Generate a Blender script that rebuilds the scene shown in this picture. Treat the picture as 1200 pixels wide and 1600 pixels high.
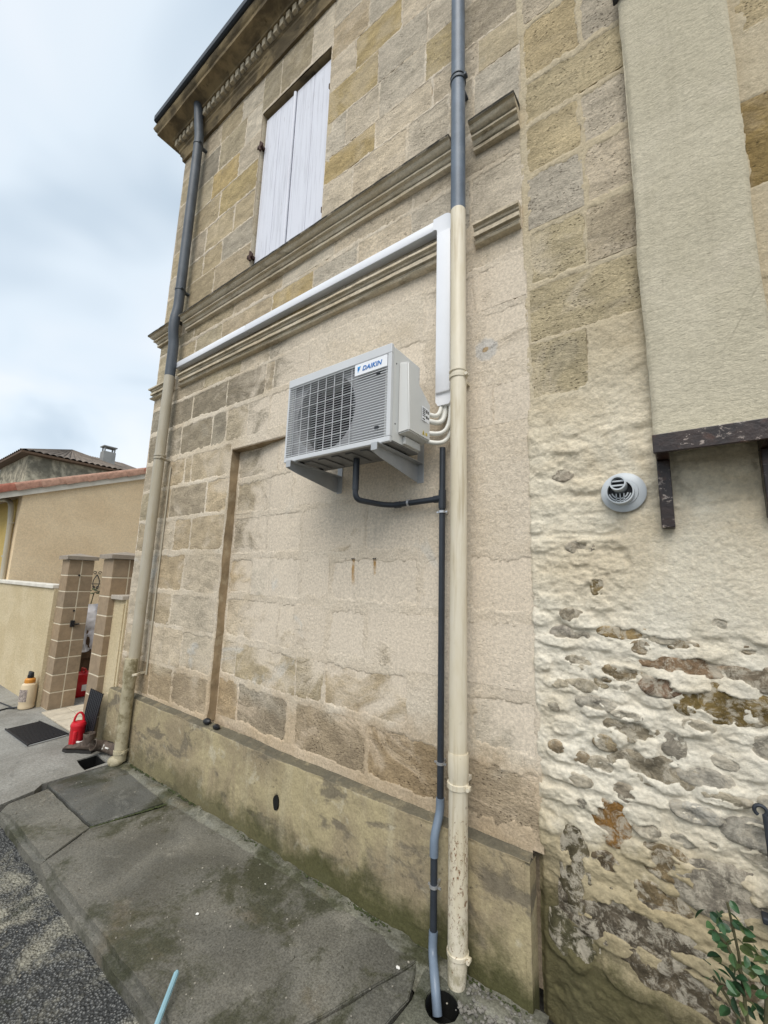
import bpy, bmesh, math, random
import numpy as np
from mathutils import Matrix, Vector
PI = math.pi
rnd = random.Random(7)
sc = bpy.context.scene
C = sc.collection
for o in list(bpy.data.objects): bpy.data.objects.remove(o)

# ------------------------------------------------------------------ camera
cam = bpy.data.cameras.new('camera'); camo = bpy.data.objects.new('camera', cam); C.objects.link(camo)
right = (0.81171439, 0.58329081, 0.0298592); down = (-0.07143325, 0.1498877, -0.98611914); fwd = (-0.57966976, 0.79831416, 0.16333236)
camo.matrix_world = Matrix(((right[0], -down[0], -fwd[0], 0.0), (right[1], -down[1], -fwd[1], -2.0), (right[2], -down[2], -fwd[2], 1.69), (0, 0, 0, 1)))
cam.sensor_fit = 'HORIZONTAL'; cam.sensor_width = 36; cam.lens = 640/1200*36
cam.clip_start = 0.02; cam.clip_end = 2000
sc.camera = camo
sc.render.resolution_x = 768; sc.render.resolution_y = 1024

# ------------------------------------------------------------------ sky, sun, exposure
SUN_AZ, SUN_EL = math.radians(160), math.radians(52)      # azimuth from +Y, clockwise
w = bpy.data.worlds.new('World'); sc.world = w; w.use_nodes = True
nt = w.node_tree; nt.nodes.clear()
def wn(t, **k):
    n = nt.nodes.new(t)
    for a, b in k.items(): setattr(n, a, b)
    return n
sky = wn('ShaderNodeTexSky', sky_type='NISHITA', sun_disc=False, sun_elevation=SUN_EL, sun_rotation=SUN_AZ)
sky.air_density = 1.0; sky.dust_density = 2.0
tc = wn('ShaderNodeTexCoord'); sep = wn('ShaderNodeSeparateXYZ'); nt.links.new(tc.outputs['Generated'], sep.inputs[0])
ad = wn('ShaderNodeMath', operation='ADD'); ad.inputs[1].default_value = 0.35; nt.links.new(sep.outputs[2], ad.inputs[0])
mx = wn('ShaderNodeMath', operation='MAXIMUM'); mx.inputs[1].default_value = 0.12; nt.links.new(ad.outputs[0], mx.inputs[0])
dv = wn('ShaderNodeVectorMath', operation='DIVIDE'); cb = wn('ShaderNodeCombineXYZ')
for i in range(3): nt.links.new(mx.outputs[0], cb.inputs[i])
nt.links.new(tc.outputs['Generated'], dv.inputs[0]); nt.links.new(cb.outputs[0], dv.inputs[1])
no = wn('ShaderNodeTexNoise'); no.inputs['Scale'].default_value = 1.9; no.inputs['Detail'].default_value = 3; no.inputs['Roughness'].default_value = 0.45; no.inputs['Distortion'].default_value = 0.5
nt.links.new(dv.outputs[0], no.inputs['Vector'])
rp = wn('ShaderNodeValToRGB'); rp.color_ramp.elements[0].position = 0.33; rp.color_ramp.elements[1].position = 0.68
rp.color_ramp.elements[0].color = (3.2, 3.85, 4.45, 1); rp.color_ramp.elements[1].color = (5.55, 5.75, 5.95, 1)
e = rp.color_ramp.elements.new(0.5); e.color = (4.7, 5.25, 5.7, 1)
nt.links.new(no.outputs[0], rp.inputs[0])
mixc = wn('ShaderNodeMix', data_type='RGBA'); mixc.inputs[0].default_value = 0.86
nt.links.new(sky.outputs[0], mixc.inputs[6]); nt.links.new(rp.outputs[0], mixc.inputs[7])
bg = wn('ShaderNodeBackground'); bg.inputs[1].default_value = 0.10; nt.links.new(mixc.outputs[2], bg.inputs[0])
out = wn('ShaderNodeOutputWorld'); nt.links.new(bg.outputs[0], out.inputs[0])
sun = bpy.data.lights.new('sun', 'SUN'); sun.energy = 1.4; sun.angle = math.radians(40); sun.color = (1.0, 0.96, 0.9)
suno = bpy.data.objects.new('sun', sun); C.objects.link(suno)
sd = Vector((math.sin(SUN_AZ)*math.cos(SUN_EL), math.cos(SUN_AZ)*math.cos(SUN_EL), math.sin(SUN_EL)))
suno.rotation_euler = sd.to_track_quat('Z', 'Y').to_euler(); suno.location = sd*30
sc.view_settings.view_transform = 'Standard'; sc.view_settings.look = 'None'
sc.view_settings.exposure = 0.88; sc.view_settings.gamma = 1.0; sc.view_settings.use_curve_mapping = False
sc.render.engine = 'CYCLES'

# ------------------------------------------------------------------ numpy noise
def _h(ix, iz, s):
    n = (ix.astype(np.int64)*374761393 + iz.astype(np.int64)*668265263 + s*1442695041) & 0xFFFFFFFF
    n = ((n ^ (n >> 13))*1274126177) & 0xFFFFFFFF
    n = n ^ (n >> 16)
    return (n & 0xFFFFFF)/float(0xFFFFFF)*2-1
def vn(x, z, s=0):
    ix = np.floor(x); iz = np.floor(z); fx = x-ix; fz = z-iz
    fx = fx*fx*fx*(fx*(fx*6-15)+10); fz = fz*fz*fz*(fz*(fz*6-15)+10)
    a = _h(ix, iz, s); b = _h(ix+1, iz, s); c = _h(ix, iz+1, s); d = _h(ix+1, iz+1, s)
    return (a*(1-fx)+b*fx)*(1-fz)+(c*(1-fx)+d*fx)*fz
def fbm(x, z, s=0, o=4, g=0.5):
    r = 0; a = 1.0; t = 0
    x = np.asarray(x, float); z = np.asarray(z, float)
    for i in range(o):
        ca, sa = math.cos(0.6*i), math.sin(0.6*i)
        r = r+a*vn((x*ca-z*sa)*2**i+17.3*i, (x*sa+z*ca)*2**i+5.1*i, s+i); t += a; a *= g
    return r/t*1.5
def sstep(a, b, x):
    t = np.clip((x-a)/(b-a), 0, 1); return t*t*(3-2*t)

# ------------------------------------------------------------------ shader helper
class M:
    def __init__(s, name, rough=0.8, metal=0.0, spec=0.3):
        s.m = bpy.data.materials.new(name); s.m.use_nodes = True; s.t = s.m.node_tree
        s.b = s.t.nodes['Principled BSDF']
        s.b.inputs['Roughness'].default_value = rough; s.b.inputs['Metallic'].default_value = metal
        s.b.inputs['Specular IOR Level'].default_value = spec
        s.pos = s.node('ShaderNodeNewGeometry').outputs['Position']
        s.hs = None
    def node(s, t, **k):
        n = s.t.nodes.new(t)
        for a, b in k.items(): setattr(n, a, b)
        return n
    def set(s, sock, v):
        if isinstance(v, bpy.types.NodeSocket): s.t.links.new(v, sock)
        elif isinstance(v, (tuple, list)): sock.default_value = (*v, 1) if len(sock.default_value) == 4 and len(v) == 3 else v
        else: sock.default_value = v
    def vec(s, sx, sy, sz, src=None, off=(0, 0, 0)):
        n = s.node('ShaderNodeMapping'); s.set(n.inputs[0], src or s.pos); n.inputs['Scale'].default_value = (sx, sy, sz); n.inputs['Location'].default_value = off
        return n.outputs[0]
    def noise(s, scale, detail=4, rough=0.55, dist=0.0, vec=None):
        n = s.node('ShaderNodeTexNoise'); s.set(n.inputs['Vector'], vec or s.pos)
        n.inputs['Scale'].default_value = scale; n.inputs['Detail'].default_value = detail; n.inputs['Roughness'].default_value = rough; n.inputs['Distortion'].default_value = dist
        return n.outputs[0]
    def voro(s, scale, vec=None, feature='F1'):
        n = s.node('ShaderNodeTexVoronoi', feature=feature); s.set(n.inputs['Vector'], vec or s.pos); n.inputs['Scale'].default_value = scale
        return n.outputs['Distance']
    def mr(s, v, a, b, c=0.0, d=1.0):
        n = s.node('ShaderNodeMapRange', interpolation_type='SMOOTHSTEP'); s.set(n.inputs[0], v)
        for i, q in enumerate((a, b, c, d)): n.inputs[i+1].default_value = q
        return n.outputs[0]
    def math(s, op, a, b=0.0):
        n = s.node('ShaderNodeMath', operation=op); s.set(n.inputs[0], a); s.set(n.inputs[1], b); return n.outputs[0]
    def mix(s, f, a, b, mode='MIX'):
        n = s.node('ShaderNodeMix', data_type='RGBA', blend_type=mode); s.set(n.inputs[0], f); s.set(n.inputs[6], a); s.set(n.inputs[7], b); return n.outputs[2]
    def xyz(s, src=None):
        n = s.node('ShaderNodeSeparateXYZ'); s.set(n.inputs[0], src or s.pos); return n.outputs
    def mulv(s, col, v):            # multiply colour by scalar
        n = s.node('ShaderNodeVectorMath', operation='SCALE'); s.set(n.inputs[0], col); s.set(n.inputs['Scale'], v); return n.outputs[0]
    def bump(s, h, strength=0.5, dist=0.01, nrm=None):
        n = s.node('ShaderNodeBump'); s.set(n.inputs['Height'], h); n.inputs['Strength'].default_value = strength; n.inputs['Distance'].default_value = dist
        if s.hs is not None: s.t.links.new(s.hs, n.inputs['Normal'])
        s.hs = n.outputs[0]; s.t.links.new(s.hs, s.b.inputs['Normal'])
    def col(s, v): s.set(s.b.inputs['Base Color'], v); return s
    def rough(s, v): s.set(s.b.inputs['Roughness'], v); return s
    def objcol(s):
        n = s.node('ShaderNodeObjectInfo'); return n.outputs['Color'], n.outputs['Alpha'], n.outputs['Random']

def simple(name, c, rough=0.6, metal=0.0, var=0.12, vscale=8, bump=0.0, bscale=120, dirt=None, spec=0.4):
    m = M(name, rough, metal, spec)
    f = m.noise(vscale, 5, 0.6)
    col = m.mulv(c, m.mr(f, 0.25, 0.75, 1-var, 1+var))
    if dirt: col = m.mix(m.mr(m.noise(dirt[1], 6, 0.7), dirt[2], dirt[3], 0, dirt[4]), col, dirt[0])
    m.col(col)
    if bump: m.bump(m.noise(bscale, 3, 0.6), bump, 0.004)
    return m.m

# shared weathering of the limestone facade, all in world space
def weather(m, col, lime=0.5, amt=1.0, zb=0.26):
    x, y, z = m.xyz()
    big = m.noise(0.9, 3, 0.5, 0.3)
    col = m.mulv(col, m.mr(big, 0.3, 0.7, 0.88, 1.10))
    # lime smears left by the repointing, mostly on the middle of the wall
    zone = m.math('MULTIPLY', m.mr(z, 0.7, 1.5, 0.0, 1.0), m.mr(z, 2.5, 4.6, 1.0, 0.3))
    zone = m.math('MULTIPLY', zone, m.mr(x, -3.5, -2.2, 0.0, 1.0))
    sm = m.noise(2.6, 6, 0.62, 0.8, m.vec(1, 1, 1.3))
    f = m.math('MULTIPLY', m.mr(m.math('ADD', sm, m.math('MULTIPLY', zone, zb)), 0.50, 0.72), lime)
    f = m.math('MULTIPLY', f, m.math('MULTIPLY', m.mr(z, 3.3, 4.0, 1.0, 0.30), m.mr(x, -3.4, -2.6, 0.55, 1.0)))
    m.lf = m.math('SUBTRACT', 1.0, m.math('MULTIPLY', f, 0.9))
    col = m.mix(f, col, (0.67, 0.58, 0.465))
    gp = m.mr(m.noise(1.7, 4, 0.6, 0.6, m.vec(1, 1, 1, off=(3.7, 1, 8))), 0.62, 0.68, 0, 0.55)
    gp = m.math('MULTIPLY', gp, m.mr(z, 0.75, 1.0)); gp = m.math('MULTIPLY', gp, m.mr(z, 1.6, 2.3, 1.0, 0.15))
    col = m.mix(gp, col, (0.56, 0.55, 0.51))
    # brown rising damp with an irregular upper edge
    e = m.math('ADD', z, m.math('MULTIPLY', m.math('SUBTRACT', m.noise(2.2, 5, 0.6, 0.4), 0.5), 0.75))
    damp = m.mr(e, 0.78, 0.98, 0.5*amt, 0.0)
    col = m.mix(damp, col, m.mix(1.0, col, (0.66, 0.53, 0.37), 'MULTIPLY'))
    # rain streaks and soot
    st = m.noise(1.0, 4, 0.6, 0.0, m.vec(16, 4, 0.9))
    s2 = m.math('MULTIPLY', m.mr(st, 0.56, 0.75), m.mr(m.noise(1.3, 2), 0.45, 0.65))
    col = m.mix(m.math('MULTIPLY', s2, 0.35*amt), col, (0.13, 0.115, 0.085))
    for (x0, z0, h, wd) in ((-1.68, 1.81, .17, .013), (-1.51, 1.81, .10, .010)):     # rust weeps under two old fixings
        wob = m.math('MULTIPLY', m.math('SUBTRACT', m.noise(14, 4, .6), .5), .03)
        dx_ = m.math('ABSOLUTE', m.math('ADD', m.math('SUBTRACT', x, x0), wob)); k_ = m.math('MULTIPLY', m.mr(dx_, wd*.4, wd*1.3, 1, 0), m.math('MULTIPLY', m.mr(z, z0-h, z0-h*.75), m.mr(z, z0, z0+.005, 1, 0)))
        col = m.mix(m.math('MULTIPLY', k_, m.mr(m.noise(22, 3), .35, .6, .35, .9)), col, (.36, .20, .055))
    d2 = m.node('ShaderNodeVectorMath', operation='DISTANCE'); m.set(d2.inputs[0], m.pos); d2.inputs[1].default_value = (-.79, 0, 2.96)      # filler daub
    d3 = m.math('ADD', d2.outputs['Value'], m.math('MULTIPLY', m.math('SUBTRACT', m.noise(16, 4, .6), .5), .07))
    col = m.mix(m.mr(d3, .055, .075, .7, 0), col, (.52, .51, .49)); col = m.mix(m.mr(d3, .016, .024, .9, 0), col, (.36, .25, .13))
    gr = m.noise(70, 4, 0.75)
    col = m.mulv(col, m.mr(gr, 0.3, 0.7, 0.80, 1.15))
    pk = m.math('MULTIPLY', m.mr(m.noise(46, 4, 0.75, 0.3), 0.60, 0.70, 0, 0.6), m.mr(m.noise(2.6, 4, 0.6), 0.40, 0.62, 0.1, 1.0))
    col = m.mix(pk, col, (0.20, 0.165, 0.115))
    return col

MT = {}
def mk_mortar():
    m = M('lime_mortar', 0.92, spec=0.15)
    c = m.mix(m.mr(m.noise(3.0, 4, 0.6), 0.35, 0.65), (0.60, 0.505, 0.375), (0.665, 0.58, 0.46))
    # warm yellow lime low on the left, whiter higher
    m.col(weather(m, c, 0.55))
    m.bump(m.noise(22, 7, 0.76, 0.4), 0.8, 0.015); m.bump(m.noise(140, 3, 0.7), 0.35, 0.003)
    return m.m
def mk_stone(name='limestone_block', lime=0.88, zb=0.30):
    m = M(name, 0.93, spec=0.12)
    oc, al, rn = m.objcol()
    # every block has its own bedding direction and grain
    rv_ = m.node('ShaderNodeCombineXYZ'); m.set(rv_.inputs[0], m.math('MULTIPLY', rn, 37.0)); m.set(rv_.inputs[2], m.math('MULTIPLY', rn, 91.0))
    ov = m.node('ShaderNodeVectorMath', operation='ADD'); m.set(ov.inputs[0], m.pos); m.set(ov.inputs[1], rv_.outputs[0]); ov = ov.outputs[0]
    base = m.mulv(oc, m.mr(m.noise(6, 5, 0.65, 0.4, m.vec(1, 1, 2.2, ov)), 0.28, 0.72, 0.74, 1.20))
    pit = m.voro(46, m.vec(1, 1, 1.8, ov)); pitm = m.math('MULTIPLY', m.mr(pit, 0.12, 0.32, 1.0, 0.0), m.mr(m.noise(8, 3, 0.6, 0, ov), 0.44, 0.60))
    pitm = m.math('MULTIPLY', pitm, al)
    c = m.mix(m.math('MULTIPLY', pitm, 0.65), base, (0.11, 0.085, 0.05))
    m.col(weather(m, c, lime, 0.9, zb))
    rg = m.math('MULTIPLY', m.lf, m.mr(al, 0.0, 1.0, 0.5, 1.2))
    m.bump(m.math('MULTIPLY', m.noise(30, 6, 0.76, 0.3, m.vec(1, 1, 1.8, ov)), rg), 0.9, 0.018)
    m.bump(m.math('MULTIPLY', m.math('MULTIPLY', pitm, m.lf), -1.0), 0.9, 0.012); m.bump(m.noise(150, 3, 0.7), 0.35, 0.003)
    return m.m
def mk_mould():
    m = M('moulding_stone', 0.92, spec=0.12)
    x, y, z = m.xyz()
    c = m.mix(m.mr(m.noise(4, 4, 0.6), 0.35, 0.65), (0.53, 0.445, 0.315), (0.60, 0.525, 0.40))
    nrm = m.node('ShaderNodeNewGeometry').outputs['Normal']; nz = m.xyz(nrm)[2]
    # black lichen crust grows on the upward faces and runs in patches
    up_ = m.math('MAXIMUM', m.mr(nz, 0.2, 0.5), m.math('MULTIPLY', m.mr(z, 4.374, 4.381), m.mr(z, 4.44, 4.43, 0, 1)))
    lic = m.math('MULTIPLY', up_, m.mr(m.noise(9, 5, 0.7), 0.30, 0.5, 0.55, 1.0))
    pat = m.mr(m.noise(3.2, 6, 0.7, 0.5, m.vec(1, 1, 3)), 0.54, 0.68, 0, 0.6)
    c = m.mix(pat, c, (0.20, 0.155, 0.10)); c = m.mix(lic, c, (0.045, 0.042, 0.034))
    c = m.mulv(c, m.mr(m.noise(60, 4, 0.7), 0.25, 0.75, 0.82, 1.15)); m.col(c)
    m.bump(m.noise(40, 5, 0.7), 0.6, 0.008)
    return m.m
def mk_cornice():
    m = M('weathered_cornice_stone', 0.93, spec=0.12)
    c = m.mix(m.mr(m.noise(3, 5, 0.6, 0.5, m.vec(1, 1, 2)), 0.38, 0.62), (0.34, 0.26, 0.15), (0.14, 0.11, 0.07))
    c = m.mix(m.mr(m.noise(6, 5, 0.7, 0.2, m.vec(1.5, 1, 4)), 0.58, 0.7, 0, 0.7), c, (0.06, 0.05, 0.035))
    m.col(c); m.bump(m.noise(40, 5, 0.7), 0.6, 0.01); return m.m
def mk_plinth():
    m = M('plinth_render', 0.9, spec=0.2)
    x, y, z = m.xyz()
    c = m.mix(m.mr(m.noise(2.2, 5, 0.6, 0.6), 0.38, 0.62), (0.40, 0.335, 0.20), (0.29, 0.235, 0.15))
    # bare grey patches where the coat has come off
    e = m.noise(2.8, 6, 0.6, 0.4, m.vec(1, 1, 1.8, off=(2, 5, 1)))
    c = m.mix(m.mr(m.math('ADD', e, m.math('MULTIPLY', m.math('SUBTRACT', m.noise(32, 5, .78), .5), .16)), 0.52, 0.62, 0, 0.8), c, (0.15, 0.128, 0.095))
    c = m.mix(m.mr(m.noise(1.0, 4, .6, 0, m.vec(9, 4, .8)), .52, .68, 0, .5), c, (.45, .39, .26))
    c = m.mix(m.mr(m.noise(5, 5, 0.65, 0.3, m.vec(1, 1, 1, off=(9, 0, 2))), 0.58, 0.66, 0, 0.6), c, (0.48, 0.43, 0.32))
    # green algae in a ragged band above the pavement
    g = m.math('ADD', z, m.math('MULTIPLY', m.math('SUBTRACT', m.noise(4.5, 6, 0.7), 0.5), 0.5))
    g2 = m.math('MULTIPLY', m.mr(g, 0.05, 0.25, 1, 0), m.mr(x, -4.5, -1.4, 0.5, 0.97))
    c = m.mix(g2, c, (0.072, 0.070, 0.028))
    nrm = m.node('ShaderNodeNewGeometry').outputs['Normal']; nz = m.xyz(nrm)[2]
    c = m.mix(m.math('MULTIPLY', m.mr(nz, 0.3, 0.8, 0, 0.9), m.mr(m.noise(9, 5, 0.7), 0.3, 0.5, 0.5, 1)), c, (0.105, 0.095, 0.07))
    c = m.mix(m.math('MULTIPLY', m.mr(m.noise(34, 5, 0.78), 0.58, 0.68, 0, 0.8), m.mr(m.noise(2.4, 4), .42, .6, .1, 1)), c, (0.07, 0.06, 0.042))
    c = m.mulv(c, m.mr(m.noise(80, 4, 0.7), 0.25, 0.75, 0.82, 1.16)); m.col(c)
    m.bump(m.mr(e, 0.54, 0.62, 0, -1), 0.3, 0.005); m.bump(m.noise(26, 6, 0.7), 0.5, 0.012); m.bump(m.noise(150, 3, 0.7), 0.3, 0.003)
    return m.m
def mk_rubble():
    m = M('rough_lime_render', 0.93, spec=0.12)
    x, y, z = m.xyz()
    c = m.mix(m.mr(m.noise(2.2, 5, 0.6, 0.5), 0.35, 0.65), (0.67, 0.575, 0.42), (0.76, 0.69, 0.55))
    hi = m.mr(z, 2.2, 2.9)
    c = m.mix(m.math('MULTIPLY', hi, 0.75), c, (0.52, 0.43, 0.285))
    wh = m.math('MULTIPLY', m.mr(z, 0.75, 1.0), m.mr(z, 1.35, 1.8, 1, 0))
    c = m.mix(m.math('MULTIPLY', wh, m.mr(m.noise(5, 4), 0.3, 0.6, 0.2, 0.7)), c, (0.80, 0.75, 0.64))
    # yellow-brown damp then green algae low in the corner
    g = m.math('ADD', z, m.math('MULTIPLY', m.math('SUBTRACT', m.noise(4.0, 6, 0.65, 0.5), 0.5), 0.5))
    c = m.mix(m.mr(g, 0.62, 0.80, 0.75, 0), c, (0.36, 0.285, 0.15))
    gx = m.math('ADD', g, m.math('MULTIPLY', m.math('ADD', x, 0.6), 0.35))
    c = m.mix(m.mr(m.math('ADD', gx, m.math('MULTIPLY', m.math('SUBTRACT', m.noise(26, 6, .78), .5), .35)), 0.30, 0.58, 0.88, 0), c, (0.075, 0.070, 0.030))
    c = m.mix(m.mr(m.noise(11, 6, 0.7, 0.8), 0.62, 0.72, 0, 0.35), c, (0.30, 0.23, 0.15))
    c = m.mulv(c, m.mr(m.noise(60, 4, 0.75), 0.25, 0.75, 0.84, 1.13)); m.col(c)
    m.bump(m.noise(42, 8, 0.82, 0.3, m.vec(1, 1, 1.3)), 0.8, 0.010); m.bump(m.math('MULTIPLY', m.voro(70), -1), 0.4, 0.004); m.bump(m.noise(150, 3, 0.75), 0.5, 0.004)
    return m.m
def mk_rstone():
    m = M('rubble_stone', 0.93, spec=0.12)
    oc, al, rn = m.objcol()
    c = m.mulv(oc, m.mr(m.noise(16, 6, 0.7, 0.6), 0.25, 0.75, 0.4, 1.6))
    c = m.mix(m.mr(m.noise(20, 5, 0.75, 0.5, m.vec(1, 1, 1, off=(4, 4, 4))), 0.45, 0.60, 0, 0.8), c, (0.64, 0.57, 0.45))
    m.col(c); m.bump(m.noise(42, 7, 0.78, 0.5), 1.0, 0.018); return m.m
def mk_render(name, c1, c2, streak=False, sc=1.0):
    m = M(name, 0.92, spec=0.12)
    c = m.mix(m.mr(m.noise(1.6, 4, 0.6, 0.4), 0.35, 0.65), c1, c2)
    if streak:
        c = m.mix(m.math('MULTIPLY', m.mr(m.noise(1.0, 5, .6, 0, m.vec(22, 5, .7)), .50, .68, 0, .22), m.mr(m.noise(1.1, 3), .4, .6)), c, (.30, .265, .19))
        c = m.mix(m.mr(m.noise(2.3, 5, .6, .5, m.vec(1, 1, 1, off=(4, 0, 3))), .56, .68, 0, .5), c, (.56, .50, .39))
        crk = m.node('ShaderNodeTexVoronoi', feature='DISTANCE_TO_EDGE'); m.set(crk.inputs['Vector'], m.vec(1, .2, .55)); crk.inputs['Scale'].default_value = 2.1
        c = m.mix(m.math('MULTIPLY', m.mr(m.math('ADD', crk.outputs['Distance'], m.math('MULTIPLY', m.noise(18, 4), .012)), .0065, .0095, .3, 0), m.mr(m.noise(3), .5, .6)), c, (.16, .14, .10))
    c = m.mulv(c, m.mr(m.noise(90*sc, 3, 0.7), 0.25, 0.75, 0.86, 1.10)); m.col(c)
    m.bump(m.noise(62*sc, 4, 0.7, 0.6, m.vec(0.8, 1, 1.5)), 0.75, 0.008)
    return m.m
def mk_pipe_cream(name='cream_painted_pipe', bright=1.0):
    m = M(name, 0.45, spec=0.45)
    x, y, z = m.xyz()
    c = m.mix(m.mr(m.noise(2.2, 4, 0.6, 0.3, m.vec(3, 3, 1)), 0.35, 0.65), (0.60*bright, 0.53*bright, 0.39*bright), (0.66*bright, 0.60*bright, 0.48*bright))
    r = m.noise(80, 5, 0.78, 0.4, m.vec(1, 1, 0.55))
    zone = m.math('MULTIPLY', m.mr(z, 0.02, 0.25, 0.55, 1.0), m.mr(z, 0.55, 0.80, 1.0, 0.0))
    rm = m.mr(m.math('ADD', r, m.math('MULTIPLY', zone, 0.115)), 0.655, 0.72)
    c = m.mix(m.math('MULTIPLY', rm, m.mr(z, 0.8, 1.1, 1, 0)), c, (0.17, 0.07, 0.025))
    d = m.mr(m.math('ADD', m.noise(9, 6, 0.7), m.mr(z, 0.0, 0.4, 0.12, 0.0)), 0.58, 0.70, 0, 0.6)
    c = m.mix(m.math('MULTIPLY', d, m.mr(z, 0.5, 0.8, 1, 0.25)), c, (0.20, 0.17, 0.08))
    c = m.mix(m.math('MULTIPLY', m.mr(m.noise(1.0, 5, .65, 0, m.vec(40, 40, 2.2)), .48, .66, 0, .5), m.mr(m.noise(1.7, 3), .42, .6, .25, 1)), c, (.36, .28, .16))
    m.col(c); m.bump(m.math('MULTIPLY', rm, -1.0), 0.4, 0.002)
    return m.m
def mk_slab():
    m = M('stone_paving_slab', 0.62, spec=0.35)
    oc, al, rn = m.objcol()
    c = m.mix(m.mr(m.noise(2.0, 5, 0.6, 0.6), 0.34, 0.66), (0.160, 0.155, 0.135), (0.098, 0.096, 0.084))
    c = m.mix(m.mr(m.noise(3.4, 6, 0.65, 0.5, m.vec(1, 1, 1, off=(5, 2, 0))), 0.56, 0.70, 0, 0.7), c, (0.235, 0.225, 0.195))
    g = m.noise(1.9, 6, 0.66, 0.5, m.vec(1, 1, 1, off=(1.4, 7.3, 0)))
    c = m.mix(m.mr(m.math('ADD', g, m.math('MULTIPLY', m.math('SUBTRACT', m.noise(30, 5, .75), .5), .22)), 0.50, 0.63, 0, 0.85), c, (0.046, 0.048, 0.027))
    c = m.mix(m.mr(m.noise(1.6, 5, 0.6, 0.4, m.vec(1, 1, 1, off=(8, 8, 0))), 0.60, 0.70, 0, 0.35), c, (0.155, 0.12, 0.075))
    sp = m.mr(m.noise(42, 4, 0.78), 0.59, 0.66, 0, .9); sp = m.math('MULTIPLY', sp, m.mr(m.noise(2.4, 4), 0.42, 0.60))
    c = m.mix(sp, c, (0.03, 0.03, 0.02))
    c = m.mulv(c, m.mr(m.noise(100, 4, 0.75), 0.3, 0.7, 0.66, 1.35)); c = m.mix(1.0, c, oc, 'MULTIPLY'); m.col(c)
    m.rough(m.mr(m.noise(2.5, 4), 0.35, 0.65, 0.26, 0.62))
    m.bump(m.noise(18, 6, 0.7), 0.45, 0.010); m.bump(m.noise(140, 3, 0.7), 0.4, 0.003)
    return m.m
def mk_asphalt():
    m = M('worn_asphalt', 0.85, spec=0.3)
    c = m.mix(m.mr(m.voro(85), 0.15, 0.55), (0.20, 0.20, 0.19), (0.045, 0.046, 0.045))
    p = m.noise(2.4, 7, 0.7, 0.6)
    c = m.mix(m.mr(m.math('ADD', p, m.math('MULTIPLY', m.math('SUBTRACT', m.noise(40, 4, .75), .5), .2)), 0.48, 0.66, 0, 0.8), c, (0.34, 0.32, 0.25))
    c = m.mix(m.mr(m.noise(3.1, 6, 0.65, 0.4, m.vec(1, 1, 1, off=(3, 9, 0))), 0.58, 0.70, 0, 0.6), c, (0.05, 0.055, 0.022))
    c = m.mulv(c, m.mr(m.noise(45, 5, 0.8), 0.25, 0.75, 0.55, 1.45)); m.col(c)
    m.bump(m.math('MULTIPLY', m.voro(85), -1.0), 1.0, 0.012); m.bump(m.noise(22, 5, 0.7), 0.7, 0.012)
    return m.m
def mk_yard():
    m = M('grey_yard_concrete', 0.8, spec=0.3)
    c = m.mix(m.mr(m.noise(1.5, 6, 0.65, 0.5), 0.35, 0.65), (0.21, 0.20, 0.175), (0.31, 0.30, 0.27))
    c = m.mix(m.mr(m.noise(7, 6, 0.7), 0.58, 0.70, 0, 0.6), c, (0.13, 0.125, 0.11))
    c = m.mulv(c, m.mr(m.noise(50, 5, 0.75), 0.25, 0.75, 0.75, 1.25)); m.col(c); m.bump(m.noise(40, 6, 0.75), 0.7, 0.012)
    return m.m
def mk_shutter():
    m = M('weathered_white_shutter_paint', 0.6, spec=0.3)
    g = m.noise(1.0, 5, 0.65, 0.1, m.vec(50, 8, 2.2))
    c = m.mix(m.mr(g, 0.45, 0.72, 0, 0.55), (0.70, 0.71, 0.77), (0.46, 0.46, 0.50))
    c = m.mix(m.mr(m.noise(1, 5, 0.7, 0, m.vec(60, 9, 3.5, off=(2, 0, 5))), 0.63, 0.73, 0, 0.6), c, (0.25, 0.22, 0.20))
    m.col(c); m.bump(g, 0.5, 0.003); return m.m
def mk_frame():
    m = M('rusty_brown_painted_steel', 0.32, spec=0.5)
    c = m.mix(m.mr(m.noise(11, 5, 0.7, 0.4), 0.45, 0.6), (0.014, 0.007, 0.006), (0.028, 0.014, 0.010))
    c = m.mix(m.mr(m.noise(24, 6, 0.75, 0.5, m.vec(1, 1, 1.5)), 0.58, 0.64), c, (0.34, 0.28, 0.24))
    c = m.mix(m.mr(m.noise(18, 5, 0.7, 0, m.vec(1, 1, 1, off=(3, 3, 3))), 0.56, 0.68, 0, 0.5), c, (0.09, 0.035, 0.018))
    m.col(c); m.bump(m.noise(60, 5, 0.7), 0.5, 0.004); return m.m
def mk_tile():
    m = M('terracotta_roof_tile', 0.85, spec=0.2)
    oc, al, rn = m.objcol()
    c = m.mulv(oc, m.mr(m.noise(14, 5, 0.7), 0.25, 0.75, 0.7, 1.25)); m.col(c); m.bump(m.noise(80, 4, 0.7), 0.4, 0.005); return m.m
def mk_objpaint(name, rough=0.8, var=0.15, sc=20, bump=0.3, bs=110):
    m = M(name, rough, spec=0.3)
    oc, al, rn = m.objcol()
    m.col(m.mulv(oc, m.mr(m.noise(sc, 5, 0.7), 0.25, 0.75, 1-var, 1+var))); m.bump(m.noise(bs, 4, 0.7), bump, 0.004); return m.m
def mk_farstone():
    m = M('far_old_stone_wall', 0.9, spec=0.1)
    c = m.mix(m.mr(m.noise(0.8, 6, 0.7, 0.5), 0.38, 0.60), (0.46, 0.41, 0.31), (0.17, 0.155, 0.12))
    c = m.mulv(c, m.mr(m.noise(4, 4, 0.7), 0.25, 0.75, 0.8, 1.2)); m.col(c); m.bump(m.noise(3, 5, 0.7), 0.6, 0.05); return m.m

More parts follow.
